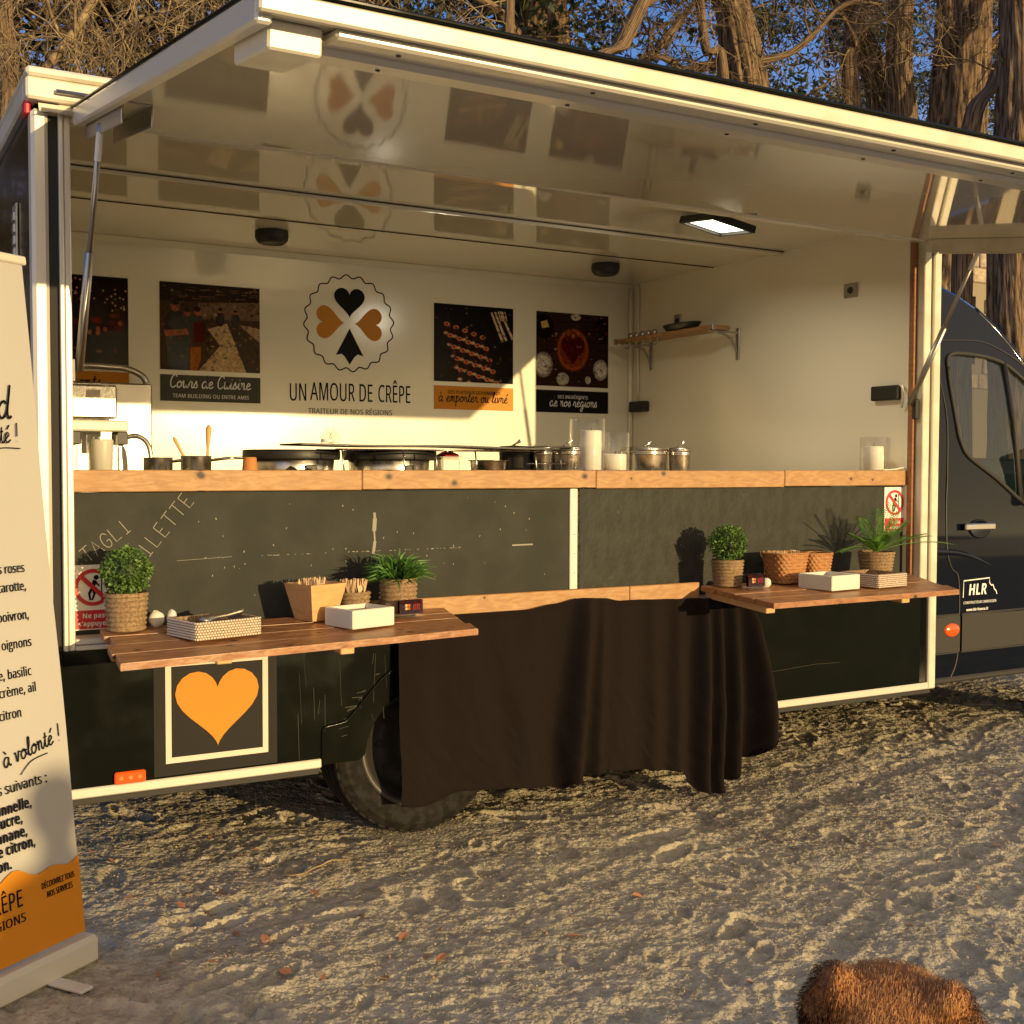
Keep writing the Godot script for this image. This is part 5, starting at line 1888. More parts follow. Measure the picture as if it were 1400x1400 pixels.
# ---------------------------------------------------------------- right kitchen wall
func shelf_wall() -> void:
	var t := thing("wall_shelf", "narrow pine shelf on two iron brackets on the kitchen's right wall", "shelf", Vector3(3.9, 2.27, -1.85))
	var s := mb()
	lbox(s, XR - .24, XR - .10, 2.268, 2.294, -2.34, -1.34, .003, Vector2(.1, .4))
	# the board runs along z: turn the grain
	wpart("board", s, M.pine[2], t)
	s = mb()
	for z in [-2.345, -1.335]: lbox(s, XR - .245, XR - .22, 2.262, 2.30, z - .006, z + .006, .002)
	wpart("end_clip", s, M.satin, t)
	for z in [-2.26, -1.385]:
		s = mb()
		lbox(s, XR - .010, XR - .001, 2.10, 2.29, z - .016, z + .016, .002)
		lbox(s, XR - .24, XR - .0105, 2.258, 2.267, z - .016, z + .016, .002)
		var b := wpart("bracket", s, M.satin, t)
		s = mb(true)
		tube(s, smoothpath([Vector3(XR - .012, 2.14, z), Vector3(XR - .035, 2.19, z), Vector3(XR - .08, 2.235, z), Vector3(XR - .16, 2.257, z)], 5), .008, 8)
		wpart("brace", s, M.satin, b)
	s = mb(true)
	for k in 5:
		var z := -2.18 + k * .075
		tube(s, smoothpath([Vector3(XR - .236, 2.267, z), Vector3(XR - .24, 2.24, z), Vector3(XR - .255, 2.222, z), Vector3(XR - .275, 2.235, z)], 4), .004, 6)
	wpart("hook", s, M.satin, t)
	t = thing("shelf_dish", "dark shallow dish lying on the pine wall shelf", "dish", Vector3(XR - .17, 2.2945, -1.72))
	lath("dish", [[0, 0], [.05, 0], [.068, .03], [.066, .034], [.045, .008], [0, .006]], M.darkmetal, t).scale = Vector3(1, 1.4, 2.6)
	t = thing("shelf_glasses", "row of small glass jars on the wall shelf's far end", "jars", Vector3(XR - .17, 2.2945, -2.12))
	for k in 5:
		lath("jar", [[0, 0], [.018, 0], [.02, .03], [.013, .036], [.013, .042], [0, .042]], M.satin, t, 14, Vector3(0, 0, -.14 + k * .065))
	for q in [[-.475, 2.40, .10, .075, "grey socket plate high on the right kitchen wall"], [-1.975, 2.395, .075, .085, "small grey socket plate above the pine shelf"]]:
		t = thing("socket_plate", q[4], "socket", Vector3(XR, q[1], q[0]), "sockets on the kitchen's right wall")
		s = mb()
		lbox(s, XR - .009, XR - .0005, q[1] - q[3] / 2, q[1] + q[3] / 2, q[0] - q[2] / 2, q[0] + q[2] / 2, .003)
		wpart("plate", s, M.satin, t)
		s = mb(true)
		lathe(s, Transform3D(Basis(Vector3.BACK, PI / 2), Vector3(XR - .0095, q[1], q[0])), [Vector2(.018, 0), Vector2(.016, .005), Vector2(0, .006)], 14)
		wpart("knob", s, M.plastic, t)
	t = thing("junction_box", "dark grey junction box low in the kitchen's far right corner", "box", Vector3(XR, 1.82, -2.36))
	s = mb()
	lbox(s, XR - .06, XR - .0005, 1.825, 1.895, -2.44, -2.28, .006)
	wpart("box", s, M.plastic, t)
	s = mb(true)
	tube(s, [Vector3(XR - .012, 1.895, -2.40), Vector3(XR - .012, 2.30, -2.40), Vector3(XR - .012, 2.68, -2.40)], .009, 8)
	wpart("conduit", s, M.gel, t)
	t = thing("switch_box", "black switch box with a cable beside the right strut foot", "box", Vector3(XR, 1.80, -.22))
	s = mb()
	lbox(s, XR - .035, XR - .0005, 1.80, 1.875, -.30, -.12, .006)
	wpart("box", s, M.black, t)
	s = mb(true)
	tube(s, smoothpath([Vector3(XR - .02, 1.875, -.115), Vector3(XR - .03, 1.86, -.09), Vector3(XR - .03, 1.80, -.085), Vector3(XR - .02, 1.76, -.10)], 5), .006, 8)
	wpart("cable", s, M.white, t)
	t = thing("cable_end", "frayed white cable end lying on the counter's right tip", "cable", Vector3(4.05, 1.437, -.1))
	s = mb(true)
	tube(s, smoothpath([Vector3(3.95, 1.441, -.12), Vector3(4.02, 1.445, -.10), Vector3(4.06, 1.452, -.09), Vector3(4.085, 1.44, -.075), Vector3(4.08, 1.41, -.072)], 5), .004, 6)
	wpart("cable", s, M.white, t)

# ---------------------------------------------------------------- fold-out tables and what stands on them
func ty(x: float, z: float) -> float:   # height of the table tops
	return (.905 - .075 * z) if x < 2.0 else (.930 - .06 * z)

func plank_mesh(a: Vector3, b: Vector3, c: Vector3, d: Vector3, th: float, uvo: Vector2) -> SurfaceTool:
	# a,b back edge (left,right); d,c front edge; top corners
	var s := mb()
	var dn := Vector3(0, -th, 0)
	var e := .003
	var top := [a, b, c, d]
	var ctr := (a + b + c + d) / 4
	var inn := []
	var out := []
	for q: Vector3 in top:
		inn.append(q + (ctr - q).normalized() * e)
		out.append(q - Vector3(0, e, 0))
	var uv := func(p: Vector3, v: float) -> Vector2: return Vector2(p.x, p.z * .9 + v) + uvo
	quad(s, inn[0], inn[1], inn[2], inn[3], uv.call(a, 0), uv.call(b, 0), uv.call(c, 0), uv.call(d, 0))
	for i in 4:
		var j := (i + 1) % 4
		quad(s, inn[i], out[i], out[j], inn[j], uv.call(top[i], 0), uv.call(top[i], .003), uv.call(top[j], .003), uv.call(top[j], 0))
		quad(s, out[i], out[i] + dn, out[j] + dn, out[j], uv.call(top[i], .01), uv.call(top[i], .01 + th), uv.call(top[j], .01 + th), uv.call(top[j], .01))
	quad(s, out[3] + dn, out[2] + dn, out[1] + dn, out[0] + dn, uv.call(d, 0), uv.call(c, 0), uv.call(b, 0), uv.call(a, 0))
	return s

func table(label: String, bl: Vector2, br: Vector2, fl: Vector2, fr: Vector2, rows: int, brackets: Array) -> void:
	var t := thing("folding_table", label, "table", Vector3((bl.x + br.x) / 2, ty(bl.x, 0), 0.02), "wooden fold-out tables hung on the truck side")
	for r in rows:
		var f0 := float(r) / rows
		var f1 := float(r + 1) / rows
		var q := [bl.lerp(fl, f0), br.lerp(fr, f0), br.lerp(fr, f1), bl.lerp(fl, f1)]
		var jag := [rv(-.012, .012), rv(-.012, .012)]
		var v := []
		for k in 4:
			var gap := .003 if k < 2 else -.003
			var p: Vector2 = q[k] + Vector2(jag[0] if (k == 0 or k == 3) else jag[1], gap)
			v.append(Vector3(p.x, ty(p.x, p.y) + rv(-.001, .001), p.y))
		var s := plank_mesh(v[0], v[1], v[2], v[3], .020, Vector2(rv(0, 1), rv(0, 1)))
		wpart("plank", s, M.deck[r % 3], t)
	for x in brackets:
		var s := mb()
		var y := ty(x, .2) - .045
		cbox(s, Vector3(x, y, .23), Vector3(.05, .030, .40), .003, Basis(Vector3.RIGHT, .07))
		wpart("support_batten", s, M.bamboo, t)
		s = mb()
		cbox(s, Vector3(x + .06, y + .006, .37), Vector3(.05, .02, .06), .003, Basis(Vector3.RIGHT, .07))
		cbox(s, Vector3(x + .032, y + .002, .385), Vector3(.014, .03, .03), .003, Basis(Vector3.RIGHT, .07))
		wpart("hinge", s, M.satin, t)

# rope-bound planter: coils spiral round with twisted strands
func rope_pot(t: Node3D, r0: float, r1: float, h: float, rows: int) -> void:
	var s := mb(true)
	var n := 72
	var m := rows * 5
	var g := []
	for j in m + 1:
		var f := float(j) / m
		var row := []
		for k in n + 1:
			var a := TAU * k / n
			var ph := f * rows
			var coil: float = absf(sin(PI * (ph + float(k) / n * 0.35)))
			var strand := 0.5 + 0.5 * sin(a * 26.0 + ph * PI * 1.6)
			var r: float = lerpf(r0, r1, f) + .0055 * coil - .003 + .0022 * strand * coil
			row.append(Vector3(cos(a) * r, f * h, sin(a) * r))
		g.append(row)
	for j in m:
		for k in n: quad(s, g[j][k], g[j + 1][k], g[j + 1][k + 1], g[j][k + 1])
	part("rope_pot", s, M.rope, t)
	lath("soil", [[0, h - .012], [r1 - .004, h - .012]], M.black, t, 24)

func wicker_basket(t: Node3D, w0: Vector2, w1: Vector2, h: float, rows: int, m: Material) -> void:
	var s := mb(true)
	var n := 96
	var g := []
	var md := rows * 4
	for j in md + 1:
		var f := float(j) / md
		var row := []
		for k in n + 1:
			var a := TAU * k / n
			var w := w0.lerp(w1, f) * .5
			var c := Vector2(signf(cos(a)) * pow(absf(cos(a)), .55), signf(sin(a)) * pow(absf(sin(a)), .55)) * w
			var rr := int(f * rows)
			var bump: float = absf(sin(PI * f * rows)) * .003 + .003 * sin(a * 16.0 + PI * rr) * absf(sin(PI * f * rows))
			c += c.normalized() * bump
			row.append(Vector3(c.x, f * h, c.y))
		g.append(row)
	for j in md:
		for k in n: quad(s, g[j][k], g[j + 1][k], g[j + 1][k + 1], g[j][k + 1])
	# floor
	for k in n: tri(s, Vector3(0, .004, 0), g[0][k + 1] + Vector3(0, .004, 0), g[0][k] + Vector3(0, .004, 0))
	part("woven_wall", s, m, t)
	s = mb(true)
	var rim := []
	for k in n + 1: rim.append(g[md][k % n])
	tube(s, rim, .005, 6, false)
	part("rim", s, m, t)

func cutlery(at: Vector3, n: int, spread: Vector2, h: float, where: String) -> void:
	for i in n:
		var p := at + Vector3(rv(-1, 1) * spread.x, 0, rv(-1, 1) * spread.y)
		var t := thing("wooden_fork", "pale wooden fork standing among others " + where, "cutlery", p, "wooden forks " + where)
		var d := Vector3(rv(-.22, .22), 1, rv(-.22, .22)).normalized()
		var side := d.cross(Vector3(rv(-1, 1), 0, rv(-1, 1)).normalized()).normalized()
		var nn := d.cross(side).normalized()
		var s := mb()
		var b := Basis(side, d, nn)
		extr(s, P2([[-.004, 0], [.004, 0], [.005, h * .55], [.011, h * .75], [.011, h - .004], [.007, h], [.005, h - .025], [.002, h - .025], [0, h], [-.002, h - .025], [-.005, h - .025], [-.007, h], [-.011, h - .004], [-.011, h * .75], [-.005, h * .55]]), .0018, Transform3D(b, Vector3.ZERO))
		part("fork", s, M.cutlery, t)

func leaf_ball(t: Node3D, c: Vector3, r: float, n: int) -> void:
	var V := PackedVector3Array()
	var N := PackedVector3Array()
	for i in n:
		var d := rdir()
		var p := c + d * r * (pow(rng.randf(), .22)) * (1.0 + rv(-.06, .06) + .07 * sin(d.x * 7.0 + c.y * 40.0) * sin(d.y * 6.0 + r * 90.0))
		var ax := (rdir() + d).normalized()
		var sd := ax.cross(rdir()).normalized() * rv(.003, .0055)
		var tip := p + ax * rv(.008, .015)
		var nn := ax.cross(sd).normalized()
		var mid := p.lerp(tip, .5) + nn * .001
		for q in [p, mid + sd, mid - sd, tip, mid - sd, mid + sd]:
			V.append(q)
			N.append(nn)
	inst("foliage", cloud_mesh(V, N), M.boxleaf, t)
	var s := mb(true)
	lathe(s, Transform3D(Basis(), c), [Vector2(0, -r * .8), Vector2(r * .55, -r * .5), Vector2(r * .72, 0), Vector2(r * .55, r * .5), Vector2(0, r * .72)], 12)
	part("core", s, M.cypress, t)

func card_holder(label: String, at: Vector3, turn: float) -> void:
	var t := thing("card_holder", label, "card holder", at, "card holders on the tables")
	t.rotation.y = turn
	var s := mb()
	cbox(s, Vector3(0, .004, .012), Vector3(.11, .004, .05), .001)
	cbox(s, Vector3(0, .026, .034), Vector3(.11, .048, .003), .001)
	cbox(s, Vector3(0, .034, -.004), Vector3(.11, .064, .003), .001)
	part("clear_stand", s, M.glass, t)
	var im := Image.create(128, 80, false, Image.FORMAT_RGB8)
	im.fill(Color(.16, .06, .08))
	for i in 40: pe(im, rv(0, 128), rv(0, 80), rv(4, 14), rv(4, 10), Color(rv(.1, .45), rv(.05, .16), rv(.08, .2), .6), .6)
	for q in [[38, 30], [52, 30], [38, 48], [52, 48]]: pe(im, q[0], q[1], 9, 9, Color(.85, .72, .5) if q[0] + q[1] == 86 or q[0] == 38 else Color(.8, .45, .1), .2)
	for k in 4: pp(im, [[76 + k * 10, 22], [81 + k * 10, 22], [81 + k * 10, 58], [76 + k * 10, 58]], Color(.6, .12, .12))
	s = mb()
	quad(s, Vector3(-.05, .012, .024), Vector3(-.05, .064, .022), Vector3(.05, .064, .022), Vector3(.05, .012, .024))
	quad(s, Vector3(-.05, .012, .012), Vector3(-.05, .064, .010), Vector3(.05, .064, .010), Vector3(.05, .012, .012))
	part("cards", s, print_mat(im), t)

func open_tray(label: String, called: String, at: Vector3, turn: float, sz: Vector3, wall: float, m: Material, group: String, wm: Material = null) -> Node3D:
	var t := thing(called, label, "tray", at, group)
	t.rotation.y = turn
	var s := mb()
	var hx := sz.x / 2
	var hz := sz.z / 2
	cbox(s, Vector3(0, .008, 0), Vector3(sz.x - wall * 2 - .002, .014, sz.z - wall * 2 - .002), .002)
	part("bottom", s, m, t)
	s = mb()
	cbox(s, Vector3(0, sz.y / 2, hz - wall / 2), Vector3(sz.x, sz.y, wall), .003)
	cbox(s, Vector3(0, sz.y / 2, -hz + wall / 2), Vector3(sz.x, sz.y, wall), .003)
	cbox(s, Vector3(hx - wall / 2, sz.y / 2, 0), Vector3(wall, sz.y, sz.z - wall * 2 - .0004), .003)
	cbox(s, Vector3(-hx + wall / 2, sz.y / 2, 0), Vector3(wall, sz.y, sz.z - wall * 2 - .0004), .003)
	part("rim_walls", s, wm if wm else m, t)
	return t

func weave_over(t: Node3D, sz: Vector3, m: Material) -> void:
	# rows of woven cane wrapped round the tray: short strands, each row shifted by half a strand
	var rows := int(sz.y / .0085)
	var hx := sz.x / 2 + .0012
	var hz := sz.z / 2 + .0012
	for r in rows:
		var s := mb()
		for e in 4:
			var rb := Basis(Vector3.UP, PI / 2 * e)
			var L := sz.x if e % 2 == 0 else sz.z
			var d := hz if e % 2 == 0 else hx
			var n := int(L / .0098)
			for k in n:
				var x := -L / 2 + (k + .5 + (.25 if r % 2 else -.25)) * L / n
				cbox(s, rb * Vector3(x, .0055 + r * .0085, d + rv(-.0006, .0006)), Vector3(.0078, .0060, .0048), .0018, rb * Basis(Vector3.BACK, rv(-.12, .12)))
		part("cane_row", s, m, t)

func grass_tuft(t: Node3D, y: float, n: int) -> void:
	var s := mb(true)
	for i in n:
		var a := rv(0, TAU)
		var o := Vector3(cos(a), 0, sin(a))
		var p := Vector3(0, y, 0) + o * rv(0, .045)
		var el := rv(.15, 1.0)
		var l := rv(.05, .095)
		var d := (o * (1.1 - el) + Vector3(0, el, 0) + rdir() * .25).normalized()
		var q := p + d * l
		var e := q + (d + Vector3(0, -.7, 0) + o * .5).normalized() * l * rv(.3, .6)
		var sd := d.cross(rdir()).normalized() * rv(.003, .005)
		quad(s, p - sd * .5, q - sd, q + sd, p + sd * .5)
		tri(s, q - sd, e, q + sd)
	part("foliage", s, M.blade, t)

func fern_plant(t: Node3D, y: float) -> void:
	var fr := [[-1.45, .34, .36], [-1.2, .75, .30], [-.75, .9, .27], [-.2, 1.0, .26], [.15, .95, .23], [.6, .8, .25], [1.0, .55, .28], [1.45, .36, .42], [1.3, .5, .30], [2.2, .6, .26], [2.8, .5, .22], [-2.4, .6, .24], [-1.6, .6, .22], [.35, .6, .22], [-.5, .6, .24], [1.1, .85, .22], [-1.0, .5, .26], [3.1, .8, .24], [1.75, .75, .24], [.0, .85, .22]]
	for q in fr:
		var s := mb(true)
		var o := Vector3(sin(q[0]), 0, cos(q[0] * .8) * .75)
		var path := []
		for k in 13:
			var f := k / 12.0
			path.append(Vector3(0, y, 0) + o * (q[2] * f * (1.15 - q[1] * .55)) + Vector3(0, q[2] * (q[1] * f - .30 * f * f * (1.3 - q[1])), 0))
		tube(s, path, .0014, 4, false)
		for k in range(1, 13):
			var tn: Vector3 = (path[k] - path[k - 1]).normalized()
			var sd := tn.cross(Vector3.UP).normalized()
			var l: float = .042 * sin(PI * (.12 + .88 * (1.0 - k / 13.0))) + .004
			for h in [0.0, .5]:
				var b: Vector3 = path[k].lerp(path[k - 1], h)
				for g in [-1.0, 1.0]:
					var tip: Vector3 = b + (sd * g + tn * .45 + Vector3(0, -.12, 0)).normalized() * l
					var w := tn * .0030
					var up := Vector3(0, .0015, 0)
					quad(s, b - w * .6, b.lerp(tip, .55) - w + up, tip, b.lerp(tip, .55) + w + up)
		part("frond", s, M.fern, t)

func pebble(label: String, at: Vector3, r: Vector3, m: Material) -> void:
	var t := thing("white_stone", label, "stone", at, "white stones on the tables")
	var s := mb(true)
	var n := FastNoiseLite.new()
	n.seed = int(at.x * 1000)
	n.frequency = 1.2
	var g := []
	for j in 11:
		var row := []
		for k in 17:
			var b := -PI / 2 + PI * j / 10.0
			var a := TAU * (k % 16) / 16.0
			var d := Vector3(cos(b) * cos(a), sin(b), cos(b) * sin(a))
			row.append(d * r * (1.0 + .22 * n.get_noise_3dv(d)) + Vector3(0, r.y * .92, 0))
		g.append(row)
	for j in 10:
		for k in 16: quad(s, g[j][k], g[j + 1][k], g[j + 1][k + 1], g[j][k + 1])
	part("stone", s, m, t)

func tables() -> void:
	table("wooden plank table at the left with trays, baskets and two plants", Vector2(.115, .036), Vector2(1.40, .036), Vector2(.075, .55), Vector2(1.325, .44), 4, [.42, .84])
	table("wooden plank table at the right with a fern and a potted ball", Vector2(2.664, .036), Vector2(3.98, .036), Vector2(2.66, .52), Vector2(3.765, .51), 4, [2.72, 3.52])
	var at := func(x: float, z: float) -> Vector3: return Vector3(x, ty(x, z) + .0015, z)
	# left table
	var t := thing("boxwood_plant", "clipped leafy ball in a rope pot at the left table's end", "plant", at.call(.186, .085), "clipped balls in rope pots")
	rope_pot(t, .060, .070, .128, 8)
	leaf_ball(t, Vector3(0, .195, 0), .080, 2600)
	pebble("left white stone between the potted ball and the woven tray", at.call(.288, .07), Vector3(.026, .030, .020), M.stone)
	pebble("right white stone, slimmer, beside the woven tray", at.call(.342, .06), Vector3(.018, .029, .017), M.stone)
	var w := open_tray("whitewashed woven napkin tray on the left table", "woven_tray", at.call(.435, .255), .25, Vector3(.235, .060, .19), .010, M.whitewick, "woven trays on the tables", M.rope)
	weave_over(w, Vector3(.235, .060, .19), M.whitewick)
	t = thing("scoop", "grey scoop lying across the left woven tray", "scoop", at.call(.46, .24) + Vector3(0, .05, 0))
	var s := mb(true)
	tube(s, smoothpath([Vector3(-.07, -.010, .02), Vector3(-.03, .005, .01), Vector3(.03, .012, -.005), Vector3(.085, .022, -.02)], 5), [.010, .02, .022, .02, .016, .012, .009, .008, .008, .008, .008, .009, .009, .01, .011, .008], 8)
	part("scoop", s, M.satin, t)
	# tapered bamboo box
	t = thing("wooden_box", "tapered light wood box of wooden cutlery on the left table", "box", at.call(.845, .105))
	t.rotation.y = .30
	var b0 := .052
	var t0 := .080
	for k in 4:
		s = mb()
		var rb := Basis(Vector3.UP, PI / 2 * k)
		var o := [Vector3(-b0, 0, b0), Vector3(b0, 0, b0), Vector3(t0, .132, t0), Vector3(-t0, .132, t0)]
		var thn := .008
		var i := [Vector3(-b0, 0, b0 - thn), Vector3(b0, 0, b0 - thn), Vector3(t0, .132, t0 - thn), Vector3(-t0, .132, t0 - thn)]
		var f := func(a: Vector3, b: Vector3, c: Vector3, d: Vector3) -> void:
			quad(s, rb * a, rb * b, rb * c, rb * d, Vector2(a.x, a.y), Vector2(b.x, b.y), Vector2(c.x, c.y), Vector2(d.x, d.y))
		f.call(o[0], o[3], o[2], o[1])
		f.call(i[0], i[1], i[2], i[3])
		f.call(o[3], i[3], i[2], o[2])
		f.call(o[0], o[1], i[1], i[0])
		part("side", s, M.bamboo, t)
	s = mb()
	cbox(s, Vector3(0, .006, 0), Vector3(.088, .008, .088), .001)
	part("bottom", s, M.bamboo, t)
	cutlery(at.call(.835, .09) + Vector3(0, .012, 0), 12, Vector2(.042, .035), .138, "in the tapered wood box")
	t = thing("cutlery_basket", "round rope basket crammed with wooden cutlery on the left table", "basket", at.call(1.0, .09))
	rope_pot(t, .050, .060, .092, 6)
	cutlery(at.call(1.0, .09) + Vector3(0, .03, 0), 18, Vector2(.035, .035), .108, "in the round rope basket")
	t = thing("grass_plant", "bushy grass-like plant in a rope pot near the left table's right end", "plant", at.call(1.175, .10))
	rope_pot(t, .062, .070, .135, 8)
	grass_tuft(t, .125, 420)
	open_tray("white square tray on the left table's front edge", "white_tray", at.call(.955, .255), .26, Vector3(.185, .066, .165), .013, M.white, "white trays on the tables")
	card_holder("card holder with dark red cards before the grass plant", at.call(1.185, .165), .10)
	pebble("pale round stone between white tray and card holder", at.call(1.10, .14), Vector3(.026, .020, .02), M.stone)
	# right table
	t = thing("boxwood_plant", "clipped leafy ball in a rope pot at the right table's left end", "plant", at.call(2.775, .085), "clipped balls in rope pots")
	rope_pot(t, .060, .070, .118, 8)
	leaf_ball(t, Vector3(0, .188, 0), .080, 2800)
	card_holder("card holder with dark red cards before the right potted ball", at.call(2.83, .19), .05)
	pebble("small white stone right of the right card holder", at.call(2.915, .18), Vector3(.024, .022, .02), M.stone)
	t = thing("wicker_basket", "left of the two tan wicker baskets, full of wooden cutlery", "basket", at.call(3.115, .085), "wicker baskets on the right table")
	t.rotation.y = .12
	wicker_basket(t, Vector2(.155, .12), Vector2(.205, .15), .135, 9, M.wicker)
	cutlery(at.call(3.11, .085) + Vector3(0, .055, 0), 18, Vector2(.075, .04), .092, "in the left wicker basket")
	t = thing("wicker_basket", "right of the two tan wicker baskets, smaller, partly behind the other", "basket", at.call(3.295, .085), "wicker baskets on the right table")
	wicker_basket(t, Vector2(.115, .10), Vector2(.155, .12), .128, 9, M.wicker)
	open_tray("white square tray on the right table's front edge", "white_tray", at.call(3.185, .29), .10, Vector3(.19, .066, .19), .013, M.white, "white trays on the tables")
	w = open_tray("whitewashed woven tray on the right table below the fern", "woven_tray", at.call(3.46, .29), .10, Vector3(.20, .062, .21), .010, M.whitewick, "woven trays on the tables", M.rope)
	weave_over(w, Vector3(.20, .062, .21), M.whitewick)
	t = thing("fern_plant", "green fern with arching fronds in a rope pot at the right end", "plant", at.call(3.69, .09))
	rope_pot(t, .068, .086, .125, 8)
	fern_plant(t, .12)

# ---------------------------------------------------------------- dark cloth hung from the beam
func cloth() -> void:
	var t := thing("dark_cloth", "dark brown cloth hung from the beam down over the rear wheel", "cloth", Vector3(2.1, 0, .06))
	var s := mb(true)
	var bot := [[1.20, .155], [1.28, .150], [1.45, .185], [1.62, .180], [1.80, .160], [1.885, .150], [1.905, .178], [2.05, .190], [2.30, .165], [2.50, .140], [2.58, .050], [2.66, .028], [2.76, .070], [2.86, .16], [2.955, .26]]
	var top := [[1.20, .872], [1.45, .876], [1.75, .875], [1.90, .892], [2.03, .912], [2.12, .905], [2.22, .888], [2.64, .878], [2.80, .872], [2.90, .862], [2.98, .82]]
	# fold ridges: x at top, x at bottom, amplitude, width
	var folds := [[1.30, 1.27, .016, .07], [1.46, 1.58, .030, .10], [1.62, 1.80, .026, .06], [1.80, 1.72, .022, .06], [2.05, 1.93, .135, .042], [2.13, 2.06, .075, .030], [2.24, 2.20, .020, .06], [2.40, 2.38, .040, .036], [2.53, 2.50, .055, .034], [2.66, 2.60, .130, .032], [2.735, 2.69, .120, .024], [2.82, 2.79, .100, .026], [2.90, 2.925, .160, .040]]
	var nx := 190
	var ny := 70
	var g := []
	var nse := FastNoiseLite.new()
	nse.seed = 12
	nse.frequency = 3.0
	for j in ny + 1:
		var f := float(j) / ny
		var row := []
		for i in nx + 1:
			var x := 1.20 + 1.755 * i / nx
			var yt := interp(top, x)
			var yb := interp(bot, x)
			var y := lerpf(yt, yb, f)
			var z := .042 + .022 * f
			for q in folds:
				var c: float = lerpf(q[0], q[1], f)
				var d: float = (x - c) / (q[3] * (1.0 + .3 * f))
				z += q[2] * (.30 + .70 * sqrt(f)) * exp(-d * d)
			z += (.5 - absf(nse.get_noise_2d(x * 1.6 + y * .9, y * .7 - x * .3))) * .016 * f + nse.get_noise_2d(x * .8, y * .5) * .012 * f + nse.get_noise_2d(x * 3.0, y * 1.2) * .003
			if f < .04: z += .012 * (1.0 - f / .04)
			# the right end swings out under the table
			var e := smoothstep(2.72, 2.98, x)
			row.append(Vector3(x + nse.get_noise_2d(y * .8, x) * .012 * f + e * .006 * sin(f * PI), y, z + e * .045 * sin(f * PI * .8)))
		g.append(row)
	for j in ny:
		for i in nx: quad(s, g[j][i], g[j][i + 1], g[j + 1][i + 1], g[j + 1][i])
	wpart("cloth", s, M.fabric, t)
	s = mb(true)
	var hem := []
	for i in nx + 1: hem.append(g[ny][i])
	tube(s, hem, .0035, 5)
	wpart("hem", s, M.fabric, t)
func interp(a: Array, x: float) -> float:
	for i in a.size() - 1:
		if x <= a[i + 1][0]:
			var f: float = smoothstep(0, 1, clampf((x - a[i][0]) / (a[i + 1][0] - a[i][0]), 0, 1))
			return lerpf(a[i][1], a[i + 1][1], f)
	return a[a.size() - 1][1]

